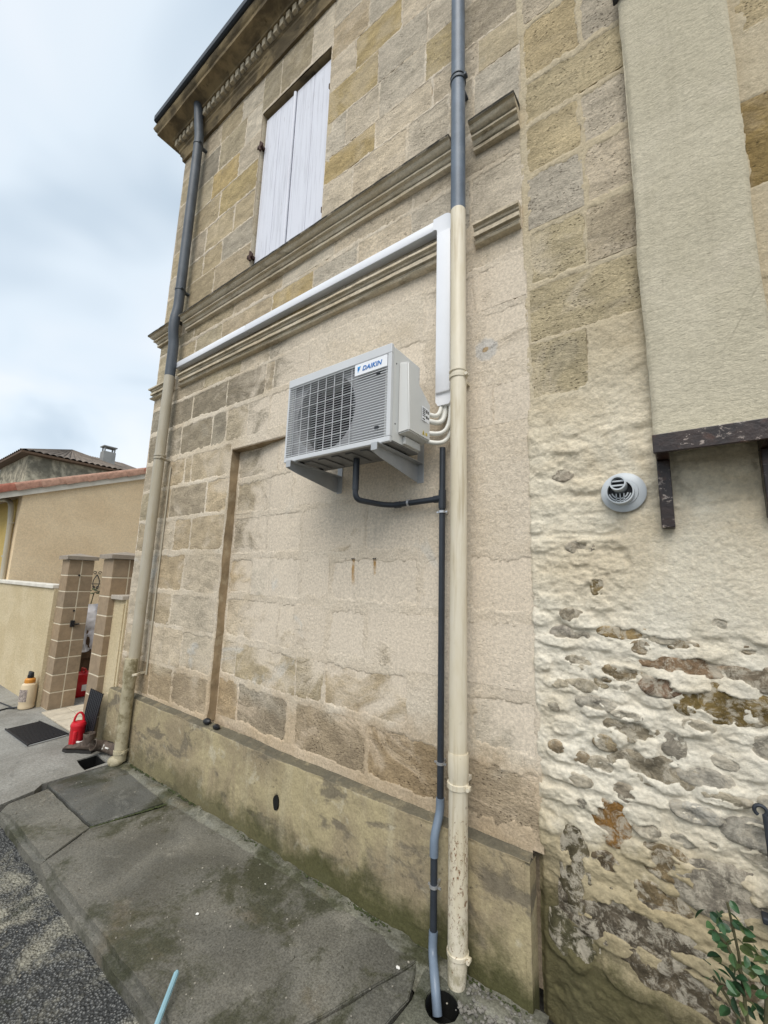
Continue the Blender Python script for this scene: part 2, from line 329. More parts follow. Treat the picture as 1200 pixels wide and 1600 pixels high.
MT['mortar'] = mk_mortar(); MT['stone'] = mk_stone(); MT['quoin'] = mk_stone('pitted_golden_limestone', 0.45, 0.05); MT['mould'] = mk_mould(); MT['cornice'] = mk_cornice(); MT['plinth'] = mk_plinth()
MT['jamb'] = simple('brown_stained_stone', (0.30, 0.225, 0.14), 0.92, 0, 0.3, 6, 0.6, 60, ((0.46, 0.38, 0.26), 7, 0.5, 0.68, 0.7), 0.12)
MT['rubble'] = mk_rubble(); MT['rstone'] = mk_rstone()
MT['flue'] = mk_render('pale_beige_grey_render', (0.50, 0.45, 0.335), (0.565, 0.51, 0.39), streak=True)
MT['cream'] = mk_pipe_cream(); MT['cream2'] = mk_pipe_cream('dull_cream_painted_pipe', 0.66)
MT['cream3'] = simple('grimy_cream_cast_iron', (0.42, 0.37, 0.25), 0.6, 0, 0.15, 9, 0.3, 40, ((0.16, 0.13, 0.06), 8, 0.45, 0.62, 0.8))
MT['zinc'] = simple('blue_grey_painted_zinc', (0.115, 0.145, 0.185), 0.45, 0.0, 0.2, 6, 0.15, 60, ((0.2, 0.22, 0.24), 9, 0.55, 0.75, 0.6))
MT['zincdark'] = simple('dark_slate_grey_zinc', (0.075, 0.088, 0.105), 0.5, 0.0, 0.2, 6, 0.15, 60)
MT['gutter'] = simple('dark_gutter_metal', (0.02, 0.024, 0.03), 0.45, 0.2, 0.2)
MT['trunk'] = simple('white_plastic_trunking', (0.80, 0.81, 0.84), 0.35, 0, 0.03, 4)
MT['insul'] = simple('white_insulation_tube', (0.74, 0.73, 0.68), 0.55, 0, 0.06, 30, 0.2, 200)
MT['pvc'] = simple('charcoal_pvc', (0.030, 0.036, 0.046), 0.35, 0, 0.15, 12)
MT['pvcl'] = simple('blue_grey_pvc_fitting', (0.15, 0.19, 0.245), 0.35, 0, 0.12, 14)
MT['clip'] = simple('bright_clip_metal', (0.55, 0.56, 0.58), 0.3, 0.7, 0.1)
MT['ac'] = simple('ivory_grey_enamel', (0.62, 0.62, 0.60), 0.38, 0, 0.03, 3)
MT['acg'] = simple('light_grey_grille_plastic', (0.60, 0.61, 0.62), 0.4, 0, 0.04, 5)
MT['acp'] = simple('grey_fan_shroud', (0.30, 0.30, 0.305), 0.5, 0, 0.05, 5)
MT['acd'] = simple('dark_coil_interior', (0.010, 0.010, 0.011), 0.6, 0, 0.2, 20)
MT['acm'] = simple('dark_grey_underside_pan', (0.20, 0.20, 0.20), 0.5, 0.3, 0.2, 10)
MT['galv'] = simple('grey_bracket_enamel', (0.42, 0.43, 0.44), 0.35, 0.2, 0.1, 10)
MT['plate'] = simple('white_badge', (0.82, 0.83, 0.85), 0.3, 0, 0.02)
MT['blue'] = simple('blue_lettering', (0.01, 0.16, 0.50), 0.4, 0, 0.02)
MT['lblue'] = simple('light_blue_mark', (0.05, 0.36, 0.70), 0.4, 0, 0.02)
MT['ink'] = simple('black_print', (0.03, 0.03, 0.03), 0.5, 0, 0.02)
MT['yel'] = simple('yellow_print', (0.62, 0.47, 0.08), 0.5, 0, 0.02)
MT['shutter'] = mk_shutter()
MT['iron'] = simple('rusty_hinge_iron', (0.06, 0.028, 0.02), 0.7, 0.2, 0.3, 30, 0.4, 150)
MT['darkiron'] = simple('dark_grey_iron', (0.05, 0.055, 0.065), 0.5, 0.5, 0.2, 30)
MT['frame'] = mk_frame()
MT['shelf'] = simple('grey_green_underside_paint', (0.26, 0.26, 0.20), 0.7, 0, 0.2, 12, 0.3, 60); MT['slab'] = mk_slab(); MT['asphalt'] = mk_asphalt(); MT['yard'] = mk_yard()
MT['mud_shade'] = simple('black_silt_and_hole_shade', (0.006, 0.006, 0.005), 0.6, 0, 0.3, 20, 0.5, 60)  # near-black colour stands in for the shade inside holes; also the slab bed
MT['yellow'] = mk_render('cream_yellow_render', (0.52, 0.425, 0.265), (0.58, 0.485, 0.32), sc=0.5)
MT['gable'] = mk_render('lit_gable_cream_render', (0.72, 0.56, 0.365), (0.78, 0.625, 0.42), sc=0.5)  # cream lightened beyond the garden wall's, painting in light the gable lacks
MT['ochre'] = mk_render('ochre_yellow_render', (0.50, 0.36, 0.12), (0.54, 0.40, 0.15), sc=0.5)
MT['white'] = simple('white_cap_paint', (0.66, 0.62, 0.54), 0.7, 0, 0.1, 5, 0.2, 60)
MT['block'] = mk_objpaint('brown_split_block', 0.85, 0.15, 14)
MT['pmortar'] = simple('pale_block_mortar', (0.66, 0.58, 0.44), 0.9, 0, 0.1, 20, 0.3, 120)
MT['tile'] = mk_tile(); MT['farstone'] = mk_farstone()
MT['fartile'] = simple('old_dark_roof_tiles', (0.165, 0.135, 0.11), 0.9, 0, 0.35, 1.5, 0.3, 8)
MT['greychim'] = simple('grey_chimney_render', (0.25, 0.25, 0.24), 0.9, 0, 0.15, 2)
MT['red'] = simple('red_plastic', (0.52, 0.012, 0.022), 0.3, 0, 0.1, 10)
MT['black'] = simple('black_rubber', (0.014, 0.014, 0.017), 0.55, 0, 0.2, 30)
MT['blackp'] = simple('black_plastic', (0.016, 0.017, 0.020), 0.4, 0, 0.2, 20)
MT['orange'] = simple('orange_plastic', (0.60, 0.25, 0.04), 0.4, 0, 0.08, 20)
MT['tank'] = simple('translucent_cream_tank_plastic', (0.62, 0.50, 0.33), 0.35, 0, 0.1, 6)
MT['boot'] = simple('muddy_brown_leather', (0.085, 0.062, 0.048), 0.75, 0, 0.4, 25, 0.5, 90, ((0.2, 0.17, 0.13), 18, 0.5, 0.7, 0.7))
MT['sole'] = simple('dark_boot_sole', (0.02, 0.018, 0.016), 0.7, 0, 0.2, 30)
MT['tilepale'] = simple('pale_threshold_tile', (0.54, 0.47, 0.36), 0.6, 0, 0.14, 9, 0.2, 70)
MT['tarp'] = simple('white_plastic_sheet', (0.62, 0.62, 0.66), 0.35, 0, 0.08, 12)
MT['leaf'] = None
MT['stem'] = simple('green_brown_stem', (0.07, 0.065, 0.03), 0.7, 0, 0.3, 40)
MT['stick'] = simple('pale_blue_plastic', (0.24, 0.40, 0.46), 0.35, 0, 0.1, 20)
MT['greyp'] = simple('pale_grey_plastic_terminal', (0.52, 0.55, 0.57), 0.4, 0, 0.05, 15)
MT['chip'] = simple('white_plaster_chip', (0.7, 0.68, 0.63), 0.8, 0, 0.1, 60)
MT['wood'] = simple('dark_brown_wood', (0.10, 0.06, 0.035), 0.8, 0, 0.3, 12, 0.3, 60)
ml = M('glossy_green_leaf', 0.42, spec=0.5); oc, al, rn = ml.objcol(); ml.col(ml.mulv(oc, ml.mr(ml.noise(40, 3), 0.3, 0.7, 0.75, 1.25))); ml.bump(ml.noise(120, 3), 0.3, 0.002); MT['leaf'] = ml.m

# ------------------------------------------------------------------ mesh helpers
class MB:
    def __init__(s): s.v = []; s.f = []
    def add(s, vs, fs):
        k = len(s.v); s.v += [tuple(p) for p in vs]; s.f += [tuple(i+k for i in f) for f in fs]; return s
    def box(s, x0, x1, y0, y1, z0, z1, b=0.0):
        if b <= 0:
            vs = [(x, y, z) for z in (z0, z1) for y in (y0, y1) for x in (x0, x1)]
            return s.add(vs, [(0, 2, 3, 1), (4, 5, 7, 6), (0, 1, 5, 4), (2, 6, 7, 3), (0, 4, 6, 2), (1, 3, 7, 5)])
        bm = bmesh.new(); bmesh.ops.create_cube(bm, size=1)
        for v in bm.verts: v.co = Vector(((x0+x1)/2+v.co.x*(x1-x0), (y0+y1)/2+v.co.y*(y1-y0), (z0+z1)/2+v.co.z*(z1-z0)))
        bmesh.ops.bevel(bm, geom=bm.edges[:], offset=b, segments=2, affect='EDGES', profile=0.5)
        bm.verts.index_update(); s.add([v.co for v in bm.verts], [[v.index for v in f.verts] for f in bm.faces]); bm.free(); return s
    def tube(s, pts, r, n=14, cap=True):
        pts = [Vector(p) for p in pts]; rs = r if isinstance(r, (list, tuple)) else [r]*len(pts)
        k = len(s.v); up = None
        for i, p in enumerate(pts):
            t = (pts[min(i+1, len(pts)-1)]-pts[max(i-1, 0)]).normalized()
            if up is None: up = Vector((0, 0, 1)) if abs(t.z) < 0.9 else Vector((0, 1, 0))
            a = t.cross(up).normalized(); up = a.cross(t).normalized()
            for j in range(n):
                q = 2*PI*j/n; s.v.append(tuple(p+(a*math.cos(q)+up*math.sin(q))*rs[i]))
        for i in range(len(pts)-1):
            for j in range(n): s.f.append((k+i*n+j, k+i*n+(j+1) % n, k+(i+1)*n+(j+1) % n, k+(i+1)*n+j))
        if cap: s.f.append(tuple(k+j for j in range(n))[::-1]); s.f.append(tuple(k+(len(pts)-1)*n+j for j in range(n)))
        return s
    def lathe(s, prof, c=(0, 0, 0), n=24, axis='z'):
        k = len(s.v)
        for r, h in prof:
            for j in range(n):
                q = 2*PI*j/n; a, b = r*math.cos(q), r*math.sin(q)
                p = (a, b, h) if axis == 'z' else (a, -h, b)
                s.v.append((c[0]+p[0], c[1]+p[1], c[2]+p[2]))
        for i in range(len(prof)-1):
            for j in range(n): s.f.append((k+i*n+j, k+i*n+(j+1) % n, k+(i+1)*n+(j+1) % n, k+(i+1)*n+j))
        s.f.append(tuple(k+j for j in range(n))[::-1]); s.f.append(tuple(k+(len(prof)-1)*n+j for j in range(n)))
        return s
    def prism(s, poly, y0, y1):       # polygon in (x,z), extruded along y
        n = len(poly)
        return s.add([(x, y0, z) for x, z in poly]+[(x, y1, z) for x, z in poly], [tuple(range(n)), tuple(range(2*n-1, n-1, -1))]+[(i, i+n, (i+1) % n+n, (i+1) % n) for i in range(n)])
    def prismx(s, poly, x0, x1):      # polygon in (y,z), extruded along x
        n = len(poly)
        return s.add([(x0, y, z) for y, z in poly]+[(x1, y, z) for y, z in poly], [tuple(range(n)), tuple(range(2*n-1, n-1, -1))]+[(i, i+n, (i+1) % n+n, (i+1) % n) for i in range(n)])
    def prismz(s, poly, z0, z1):
        n = len(poly)
        return s.add([(x, y, z0) for x, y in poly]+[(x, y, z1) for x, y in poly], [tuple(range(n))[::-1], tuple(range(n, 2*n))]+[(i, (i+1) % n, (i+1) % n+n, i+n) for i in range(n)])
    def mesh(s, name, mat, smooth=False):
        me = bpy.data.meshes.new(name); me.from_pydata(s.v, [], s.f)
        bm = bmesh.new(); bm.from_mesh(me); bmesh.ops.recalc_face_normals(bm, faces=bm.faces[:]); bm.to_mesh(me); bm.free()
        me.materials.append(MT[mat] if isinstance(mat, str) else mat)
        if smooth:
            me.polygons.foreach_set('use_smooth', [True]*len(me.polygons))
            try: me.set_sharp_from_angle(angle=math.radians(38))
            except Exception: pass
        me.update(); return me
    def build(s, name, mat, parent=None, smooth=False, color=None):
        return link(name, s.mesh(name, mat, smooth), parent, color)
def link(name, me, parent=None, color=None):
    o = bpy.data.objects.new(name, me); C.objects.link(o)
    if parent: o.parent = parent
    if color: o.color = color
    return o
def tag(o, label=None, cat=None, group=None, kind=None):
    if label: o['label'] = label
    if cat: o['category'] = cat
    if group: o['group'] = group
    if kind: o['kind'] = kind
    return o
def empty(name, label, cat, group=None, loc=(0, 0, 0)):
    o = bpy.data.objects.new(name, None); C.objects.link(o); o.location = loc; o.empty_display_size = 0.1
    bpy.context.view_layer.update()
    return tag(o, label, cat, group)
def grid_mesh(name, X, Y, Z, mat, keep=None, smooth=True):
    nz, nx = X.shape
    co = np.stack([X, Y, Z], -1).reshape(-1, 3)
    i = np.arange(nz*nx).reshape(nz, nx)
    q = np.stack([i[:-1, :-1], i[:-1, 1:], i[1:, 1:], i[1:, :-1]], -1).reshape(-1, 4)
    if keep is not None: q = q[keep.reshape(-1)]
    me = bpy.data.meshes.new(name); me.vertices.add(len(co)); me.vertices.foreach_set('co', co.ravel())
    me.loops.add(q.size); me.loops.foreach_set('vertex_index', q.ravel().astype(np.int32))
    me.polygons.add(len(q)); me.polygons.foreach_set('loop_start', np.arange(0, q.size, 4, dtype=np.int32)); me.polygons.foreach_set('loop_total', np.full(len(q), 4, dtype=np.int32))
    me.materials.append(MT[mat]); me.update(); me.validate()
    if smooth: me.polygons.foreach_set('use_smooth', [True]*len(me.polygons))
    return me
def arc(c, r, a0, a1, ax, bx, n=7):
    return [Vector(c)+Vector(ax)*r*math.cos(a0+(a1-a0)*i/n)+Vector(bx)*r*math.sin(a0+(a1-a0)*i/n) for i in range(n+1)]
def fillet(pts, r, n=6):
    pts = [Vector(p) for p in pts]; o = [pts[0]]
    for a, b, c in zip(pts, pts[1:], pts[2:]):
        d1 = (a-b); d2 = (c-b); rr = min(r, d1.length*0.49, d2.length*0.49); p = b+d1.normalized()*rr; q = b+d2.normalized()*rr
        for i in range(n+1):
            t = i/n; o.append(p*(1-t)**2+b*2*t*(1-t)+q*t*t)
    o.append(pts[-1]); return o

# ================================================================== SETTING: ground
def poly_slab(poly, z0, z1, holes=(), bevel=0.0):
    bm = bmesh.new(); loops = [poly]+list(holes); top = []; es = []
    for L in loops:
        vs = [bm.verts.new((x, y, z1)) for x, y in L]; top.append(vs)
        for a, b in zip(vs, vs[1:]+vs[:1]): es.append(bm.edges.new((a, b)))
    bmesh.ops.triangle_fill(bm, use_beauty=True, edges=es, normal=(0, 0, 1))
    fs = bm.faces[:]
    for vs in top:
        lo = [bm.verts.new((v.co.x, v.co.y, z0)) for v in vs]
        for i in range(len(vs)): bm.faces.new((vs[i], vs[(i+1) % len(vs)], lo[(i+1) % len(vs)], lo[i]))
    bmesh.ops.recalc_face_normals(bm, faces=bm.faces[:])
    if bevel:
        k1 = [e for e in es if e.is_valid and (e.verts[0].co.y+e.verts[1].co.y)/2 < -.94]; k2 = [e for e in es if e.is_valid and e not in k1]
        bmesh.ops.bevel(bm, geom=k2, offset=bevel, segments=2, affect='EDGES')
        k1 = [e for e in bm.edges if e.is_valid and all(v.co.y < -.94 and v.co.z > z1-1e-4 for v in e.verts) and len(e.link_faces) == 2 and any(abs(f.normal.z) < .5 for f in e.link_faces)]
        if k1: bmesh.ops.bevel(bm, geom=k1, offset=.03, segments=4, affect='EDGES')
    mb = MB(); bm.verts.index_update(); mb.add([v.co for v in bm.verts], [[v.index for v in f.verts] for f in bm.faces]); bm.free(); return mb
def rough_line(p, q, n, a):
    return [(p[0]+(q[0]-p[0])*i/n+rnd.uniform(-a, a), p[1]+(q[1]-p[1])*i/n+rnd.uniform(-a, a)) for i in range(n)]
def rpoly(pts, a=0.006, step=0.10):
    o = []
    for p, q in zip(pts, pts[1:]+pts[:1]):
        n = max(1, int(math.hypot(q[0]-p[0], q[1]-p[1])/step)); o += rough_line(p, q, n, a)
    return o
g = MB().box(-400, 400, -400, 400, -0.5, -0.135).build('ground', 'yard'); tag(g, kind='structure')
# asphalt road sheet, dense near the camera
xs = np.concatenate([np.linspace(-30, -4.6, 30), np.linspace(-4.5, 3, 260), np.linspace(3.3, 30, 20)]); ys = np.concatenate([np.linspace(-30, -3.2, 20), np.linspace(-3, -0.86, 110)])
X, Y = np.meshgrid(xs, ys); Z = -0.078+0.006*fbm(X*6, Y*6, 3)+0.004*fbm(X*30, Y*30, 4, 3)+np.where(X < -4.2, 0.070*sstep(-4.15, -4.6, X), 0)
ro = link('road', grid_mesh('road', X, Y, Z, 'asphalt')); tag(ro, kind='structure')
# pavement
pav = bpy.data.objects.new('pavement', None); C.objects.link(pav); tag(pav, kind='structure')
MB().box(-4.22, 1.2, -0.905, -0.03, -0.134, -0.100).build('mortar_bed', 'mud_shade', pav)
circ = lambda x, y, r, n=20: [(x+r*math.cos(2*PI*i/n)*(1+rnd.uniform(-.06, .06)), y+r*math.sin(2*PI*i/n)*(1+rnd.uniform(-.06, .06))) for i in range(n)]
slabs = [([(-4.24, -0.635), (-3.335, -0.635), (-3.25, -0.19), (-4.12, -0.13), (-4.24, -0.2)], (0.80, 0.82, 0.84), 0.000),
         ([(-4.03, -0.955), (-3.16, -0.955), (-3.335, -0.642), (-4.16, -0.642), (-4.12, -0.9)], (1.15, 1.13, 1.08), -0.004),
         ([(-3.15, -0.96), (-1.42, -0.965), (-1.085, -0.13), (-1.2, -0.115), (-3.20, -0.17), (-3.325, -0.645)], (1.0, 0.98, 0.94), 0.002),
         ([(-1.418, -0.965), (-1.115, -0.965), (-1.029, -0.30), (-1.084, -0.135)], (0.92, 0.92, 0.90), -0.003),
         ([(-1.114, -0.965), (-0.1, -0.965), (-0.1, -0.10), (-0.80, -0.08), (-0.94, -0.085), (-1.062, -0.125), (-1.027, -0.30)], (0.75, 0.78, 0.70), -0.002),
         ([(-0.09, -0.965), (1.1, -0.965), (1.1, -0.0), (-0.09, -0.0)], (0.85, 0.85, 0.8), 0.0)]
for k, (pl, c, dz) in enumerate(slabs):
    holes = [circ(-0.915, -0.238, 0.070)] if k == 4 else []
    poly_slab(rpoly([(x+(sum(p[0] for p in pl)/len(pl)-x)*.006/max(.05, abs(sum(p[0] for p in pl)/len(pl)-x)), y+(-.045+(-.5-y)*0 if False else 0)+(.006 if y < -.6 and y > -.7 and k == 0 else (-.004 if y > -.7 and k == 1 else 0))) for x, y in pl], .004), -0.12, dz, holes, 0.004).build('slab', 'slab', pav, True, (*c, 1))
MB().add(*(lambda n: ([(-.915+.0645*math.cos(2*PI*i/n), -.238+.0645*math.sin(2*PI*i/n), z) for z in (-.006, -.098) for i in range(n)], [(i, (i+1) % n, n+(i+1) % n, n+i) for i in range(n)]+[tuple(range(n, 2*n))]))(24)).build('drain_pit', 'mud_shade', pav)  # black liner paints deep shade into a shallow pit
MB().add([(x, y, z) for z in (-.008, -.12) for x, y in ((-4.552, -.322), (-4.302, -.348), (-4.322, -.182), (-4.558, -.172))], [(0, 1, 5, 4), (1, 2, 6, 5), (2, 3, 7, 6), (3, 0, 4, 7), (4, 5, 6, 7)]).build('drain_pit', 'mud_shade', pav)  # same black liner, the shade of the yard opening painted on
# rough mortar fillet along the wall foot
xs = np.linspace(-4.22, -0.55, 300); ys = np.linspace(-0.235, -0.03, 22); X, Y = np.meshgrid(xs, ys)
Z = -0.022+0.026*sstep(-0.20, -0.11, Y+0.02*fbm(X*5, Y*3, 8))+0.010*fbm(X*14, Y*14, 9)
fi = (np.hypot(X[:-1, :-1]+0.915, Y[:-1, :-1]+0.238) > 0.080)
link('mortar_fillet', grid_mesh('mortar_fillet', X, Y, Z, 'slab', fi), pav, (1.15, 1.15, 1.05, 1))
yd = poly_slab(rpoly([(-4.27, -0.66), (-4.19, -0.72), (-4.10, -1.02), (-4.6, -1.5), (-4.9, -3.2), (-40, -3.2), (-40, 30), (-4.75, 30), (-4.75, 0.02), (-4.26, 0.02), (-4.26, -0.14)], 0.006, 0.25), -0.13, 0.0,
               [rpoly([(-4.56, -0.33), (-4.29, -0.36), (-4.31, -0.17), (-4.57, -0.16)], 0.006)]).build('yard', 'yard'); tag(yd, kind='structure')

# ================================================================== ASHLAR HOUSE
XC = -4.70; XE = -0.558
WIN = (-3.12, -2.17, 4.39, 6.32)
house = empty('stone_house', 'old two-storey limestone house with white shutters and moulded string courses', 'house')
def jit(c, a=0.12, h=0.03):
    k = 1+rnd.uniform(-a, a); q = rnd.uniform(-h, h); return (c[0]*k*(1+q), c[1]*k, c[2]*k*(1-q*1.5))
pale = lambda: jit((0.565, 0.485, 0.37), .07)
olive = lambda: jit((0.45, 0.37, 0.245), .09)
ochre = lambda: jit((0.46, 0.355, 0.185), .07)
grey = lambda: jit((0.315, 0.27, 0.20), .10)
tan = lambda: jit((0.505, 0.41, 0.28), .08)
dull = lambda: jit((0.455, 0.385, 0.285), .09)
S = []      # (x0,x1,z0,z1,colour,cover,pit)
def row(z0, z1, xs, cols, cover=0.004, pit=0.4):
    for i in range(len(xs)-1):
        c = cols[i % len(cols)] if isinstance(cols, (list, tuple)) else cols
        cv_ = cover*.6+rnd.uniform(0, .006)
        if z1 < 3.6 and xs[i] > -2.3:
            if rnd.random() < 0.42 and c is pale: continue          # wholly under the lime coat
            cv_ = rnd.uniform(.008, .035)
        S.append((xs[i], xs[i+1], z0, z1, c(), cv_, max(0, pit+rnd.uniform(-.3, .3))))
WL, WR = WIN[0], WIN[1]
# upper storey, left of the window
row(4.43, 4.85, (XC, -4.2, -3.72, WL), [olive, olive, tan], .012); row(4.85, 5.13, (XC, -4.42, -3.97, -3.62, WL), [dull, olive, olive, dull], .012); row(5.13, 5.46, (XC, -4.3, -3.98, -3.46, WL), [olive, dull, olive, olive], .012)
row(5.46, 5.80, (XC, -4.44, -3.76, WL), [dull, olive, ochre], .012); row(5.80, 6.12, (XC, -4.34, -3.96, -3.47, WL), [dull, olive, ochre, pale], .012); row(6.12, 6.50, (XC, -4.4, -3.88, -3.4, WL), [olive, grey, olive, pale], .012)
row(6.50, 6.80, (XC, -4.3, -3.90, -3.5, WL-.02), [dull, dull, olive, pale]); row(6.34, 6.80, (WL-.02, -2.86, -2.42, WR+.02), [olive, olive, pale]); row(6.50, 6.80, (WR+.02, -1.7, -1.3, -0.75, XE), [pale, olive, pale, pale])
# upper storey, right of the window
row(4.43, 4.86, (WR, -1.85, -1.35, -1.02, -0.85, XE), pale, 0.010); row(4.86, 5.12, (WR, -1.64, -1.15, -0.82, XE), [ochre, pale, pale, olive], 0.006)
row(5.12, 5.47, (WR, -1.95, -1.62, -1.21, -0.98, XE), [pale, pale, pale, ochre, dull], 0.006); row(5.47, 5.80, (WR, -1.64, -1.2, -0.85, XE), [ochre, pale, pale, tan], 0.006)
row(5.80, 6.12, (WR, -1.88, -1.42, -0.95, XE), [pale, ochre, pale, dull], 0.006); row(6.12, 6.50, (WR, -1.75, -1.3, -0.8, XE), [tan, pale, olive, pale], 0.008)
# band between the string courses
row(4.14, 4.27, (XC, -4.0, -3.3, -2.6, -2.0, -1.29, XE), [olive, olive, tan, pale, pale, pale], 0.008); row(3.78, 4.12, (XC, -4.3, -3.94, -3.46, -2.73, -2.22, -1.75, -1.3, -0.88, XE), [olive, olive, olive, tan, ochre, pale, pale, pale, pale], 0.008, 0.5)
# ground floor left pier and lintel courses
row(3.49, 3.63, (XC, -4.3, -3.69, -3.1, -2.7, -2.1, -1.6, -1.1, XE), [dull, dull, olive, pale, pale], 0.014)
row(3.20, 3.47, (XC, -4.35, -3.86, -3.27, -2.73, -2.62, -2.2, -1.7, -1.2, -0.85, XE), [grey, grey, grey, grey, dull, dull, pale, pale, pale, pale], 0.010, 0.6)
row(2.86, 3.17, (XC, -4.30, -4.01, -3.46, -3.24, -2.93, -2.64, -2.2, -1.65, -1.15, -0.8, XE), [grey, grey, grey, grey, tan, dull, pale, pale, pale, pale, pale], 0.012, 0.6)
row(2.55, 2.83, (XC, -4.3, -3.88, -3.76, -3.13), [dull, tan, tan, tan], 0.014, 0.5); row(2.23, 2.53, (XC, -4.4, -4.09, -3.46, -3.13), [olive, tan, dull, tan], 0.012, 0.7)
row(1.90, 2.21, (XC, -4.42, -3.95, -3.65, -3.13), [tan, pale, tan, tan], 0.020, 0.4); row(1.53, 1.87, (XC, -4.2, -3.7, -3.13), [pale, tan, pale], 0.026, 0.2)
row(1.22, 1.51, (XC, -4.3, -3.85, -3.13), [pale, tan, pale], 0.022, 0.3); row(0.88, 1.20, (XC, -4.2, -3.6, -3.13), [tan, pale, pale], 0.024, 0.3); row(0.57, 0.86, (XC, -4.1, -3.7, -3.13), [tan, tan, dull], 0.022, 0.4)
# recessed panel and the rest of the ground floor
row(2.51, 2.75, (-3.09, -2.52, -2.0, -1.5, -1.05, -0.75, XE), [dull, pale, pale, tan, pale], 0.014, 0.6); row(2.20, 2.48, (-3.09, -2.70, -2.3, -1.85, -1.4, -1.0, XE), [tan, dull, pale, pale, tan, pale], 0.016, 0.5)
row(1.86, 2.17, (-3.09, -2.6, -2.17, -1.60, -1.2, -0.85, XE), [dull, pale, tan, dull, pale, pale], 0.018, 0.6); row(1.54, 1.83, (-3.09, -2.78, -2.16, -1.88, -1.19, -0.9, XE), [tan, pale, pale, pale, pale, tan], 0.022, 0.3)
row(1.20, 1.51, (-3.09, -2.36, -2.18, -1.88, -1.55, -1.05, XE), [pale, tan, dull, pale, pale, pale], 0.020, 0.4); row(0.91, 1.17, (-3.09, -2.90, -2.14, -1.88, -1.25, -0.9, XE), [tan, olive, olive, tan, pale, pale], 0.014, 0.4)
row(0.60, 0.88, (-3.09, -2.83, -2.20, -2.12, -1.53, -1.05, XE), [tan, dull, pale, dull, tan, pale], 0.018, 0.5)

def base_house(x, z):
    x = np.asarray(x, float); z = np.asarray(z, float)
    d = 0.070*(1-sstep(-2.95, -2.2, x))                       # shallow recessed panel, fading out to the right
    ins = ((x > -3.105) & (z < 2.765)).astype(float)
    b = -d*ins+0.006*fbm(x*1.1, z*1.1, 21, 3)
    return b
def mortar_height(X, Z, stones, basef, seed):
    w1 = 0.007*fbm(X*6, Z*6, seed, 5, .6); w2 = 0.007*fbm(X*6, Z*6, seed+50, 5, .6)
    edge = fbm(X*26, Z*26, seed+9, 4, .6)*0.007
    H = basef(X, Z)+0.0014+0.0012*fbm(X*16, Z*16, seed+3, 4)+0.0008*fbm(X*60, Z*60, seed+4, 2)
    drop = np.zeros_like(H)
    xs = X[0]; zs = Z[:, 0]
    for (x0, x1, z0, z1, c, cov, pit) in stones:
        i0, i1 = np.searchsorted(xs, [x0-.02, x1+.02]); j0, j1 = np.searchsorted(zs, [z0-.02, z1+.02])
        if i1 <= i0 or j1 <= j0: continue
        sl = (slice(j0, j1), slice(i0, i1)); xx = X[sl]+w1[sl]; zz = Z[sl]+w2[sl]
        d = np.minimum(np.minimum(xx-x0, x1-xx), np.minimum(zz-z0, z1-zz))-0.006-cov+edge[sl]*(1+cov*60)
        drop[sl] = np.maximum(drop[sl], sstep(-0.006, 0.010, d)*0.016)
    return H-drop
def stone_obj(st, basef, parent, mat='stone', rough=0.0):
    x0, x1, z0, z1, c, cov, pit = st
    nx, nz = (5, 4) if x1-x0 > 0.3 else (4, 4); mb = MB(); off = rnd.uniform(-0.0005, 0.0035); tx, tz = rnd.uniform(-.006, .006), rnd.uniform(-.008, .008)
    gx = np.linspace(x0+.005, x1-.005, nx); gz = np.linspace(z0+.005, z1-.005, nz)
    vs = []
    for j in range(nz):
        for i in range(nx):
            e = (i in (0, nx-1))+(j in (0, nz-1))
            x = gx[i]+(rnd.uniform(-.006, .006) if 0 < i < nx-1 else 0); z = gz[j]+(rnd.uniform(-.006, .006) if 0 < j < nz-1 else 0)
            o = float(basef(x, z))+off+tx*(x-(x0+x1)/2)+tz*(z-(z0+z1)/2)+rnd.uniform(-.0008, .0008)-(0.0015 if e else 0)
            vs.append((x, -o, z))
    fs = [(j*nx+i, j*nx+i+1, (j+1)*nx+i+1, (j+1)*nx+i) for j in range(nz-1) for i in range(nx-1)]
    ring = [i for i in range(nx)]+[j*nx+nx-1 for j in range(1, nz)]+[(nz-1)*nx+i for i in range(nx-2, -1, -1)]+[j*nx for j in range(nz-2, 0, -1)]
    k = len(vs); vs += [(vs[q][0], 0.07, vs[q][2]) for q in ring]; n = len(ring)
    fs += [(ring[i], k+i, k+(i+1) % n, ring[(i+1) % n]) for i in range(n)]
    mb.add(vs, fs); o = mb.build('stone_block', mat, parent, True, (*c, pit)); return o
for st in S: stone_obj(st, base_house, house)
# mortar sheet of the facade
xs = [XC]
while xs[-1] < XE: xs.append(xs[-1]+(0.017-0.009*(xs[-1]-XC)/(XE-XC)))
xs = np.array(xs); xs = XC+(xs-XC)*(XE-XC)/(xs[-1]-XC); zs = np.linspace(0.50, 6.86, 620)
X, Z = np.meshgrid(xs, zs); H = mortar_height(X, Z, S, base_house, 100)
cx = (X[:-1, :-1]+X[1:, 1:])/2; cz = (Z[:-1, :-1]+Z[1:, 1:])/2
keep = ~((cx > -.606) & (cz < .565)) & ~((cx > WIN[0]) & (cx < WIN[1]) & (cz > WIN[2]) & (cz < WIN[3]))
link('mortar_joints', grid_mesh('mortar_joints', X, -H, Z, 'mortar', keep), house)
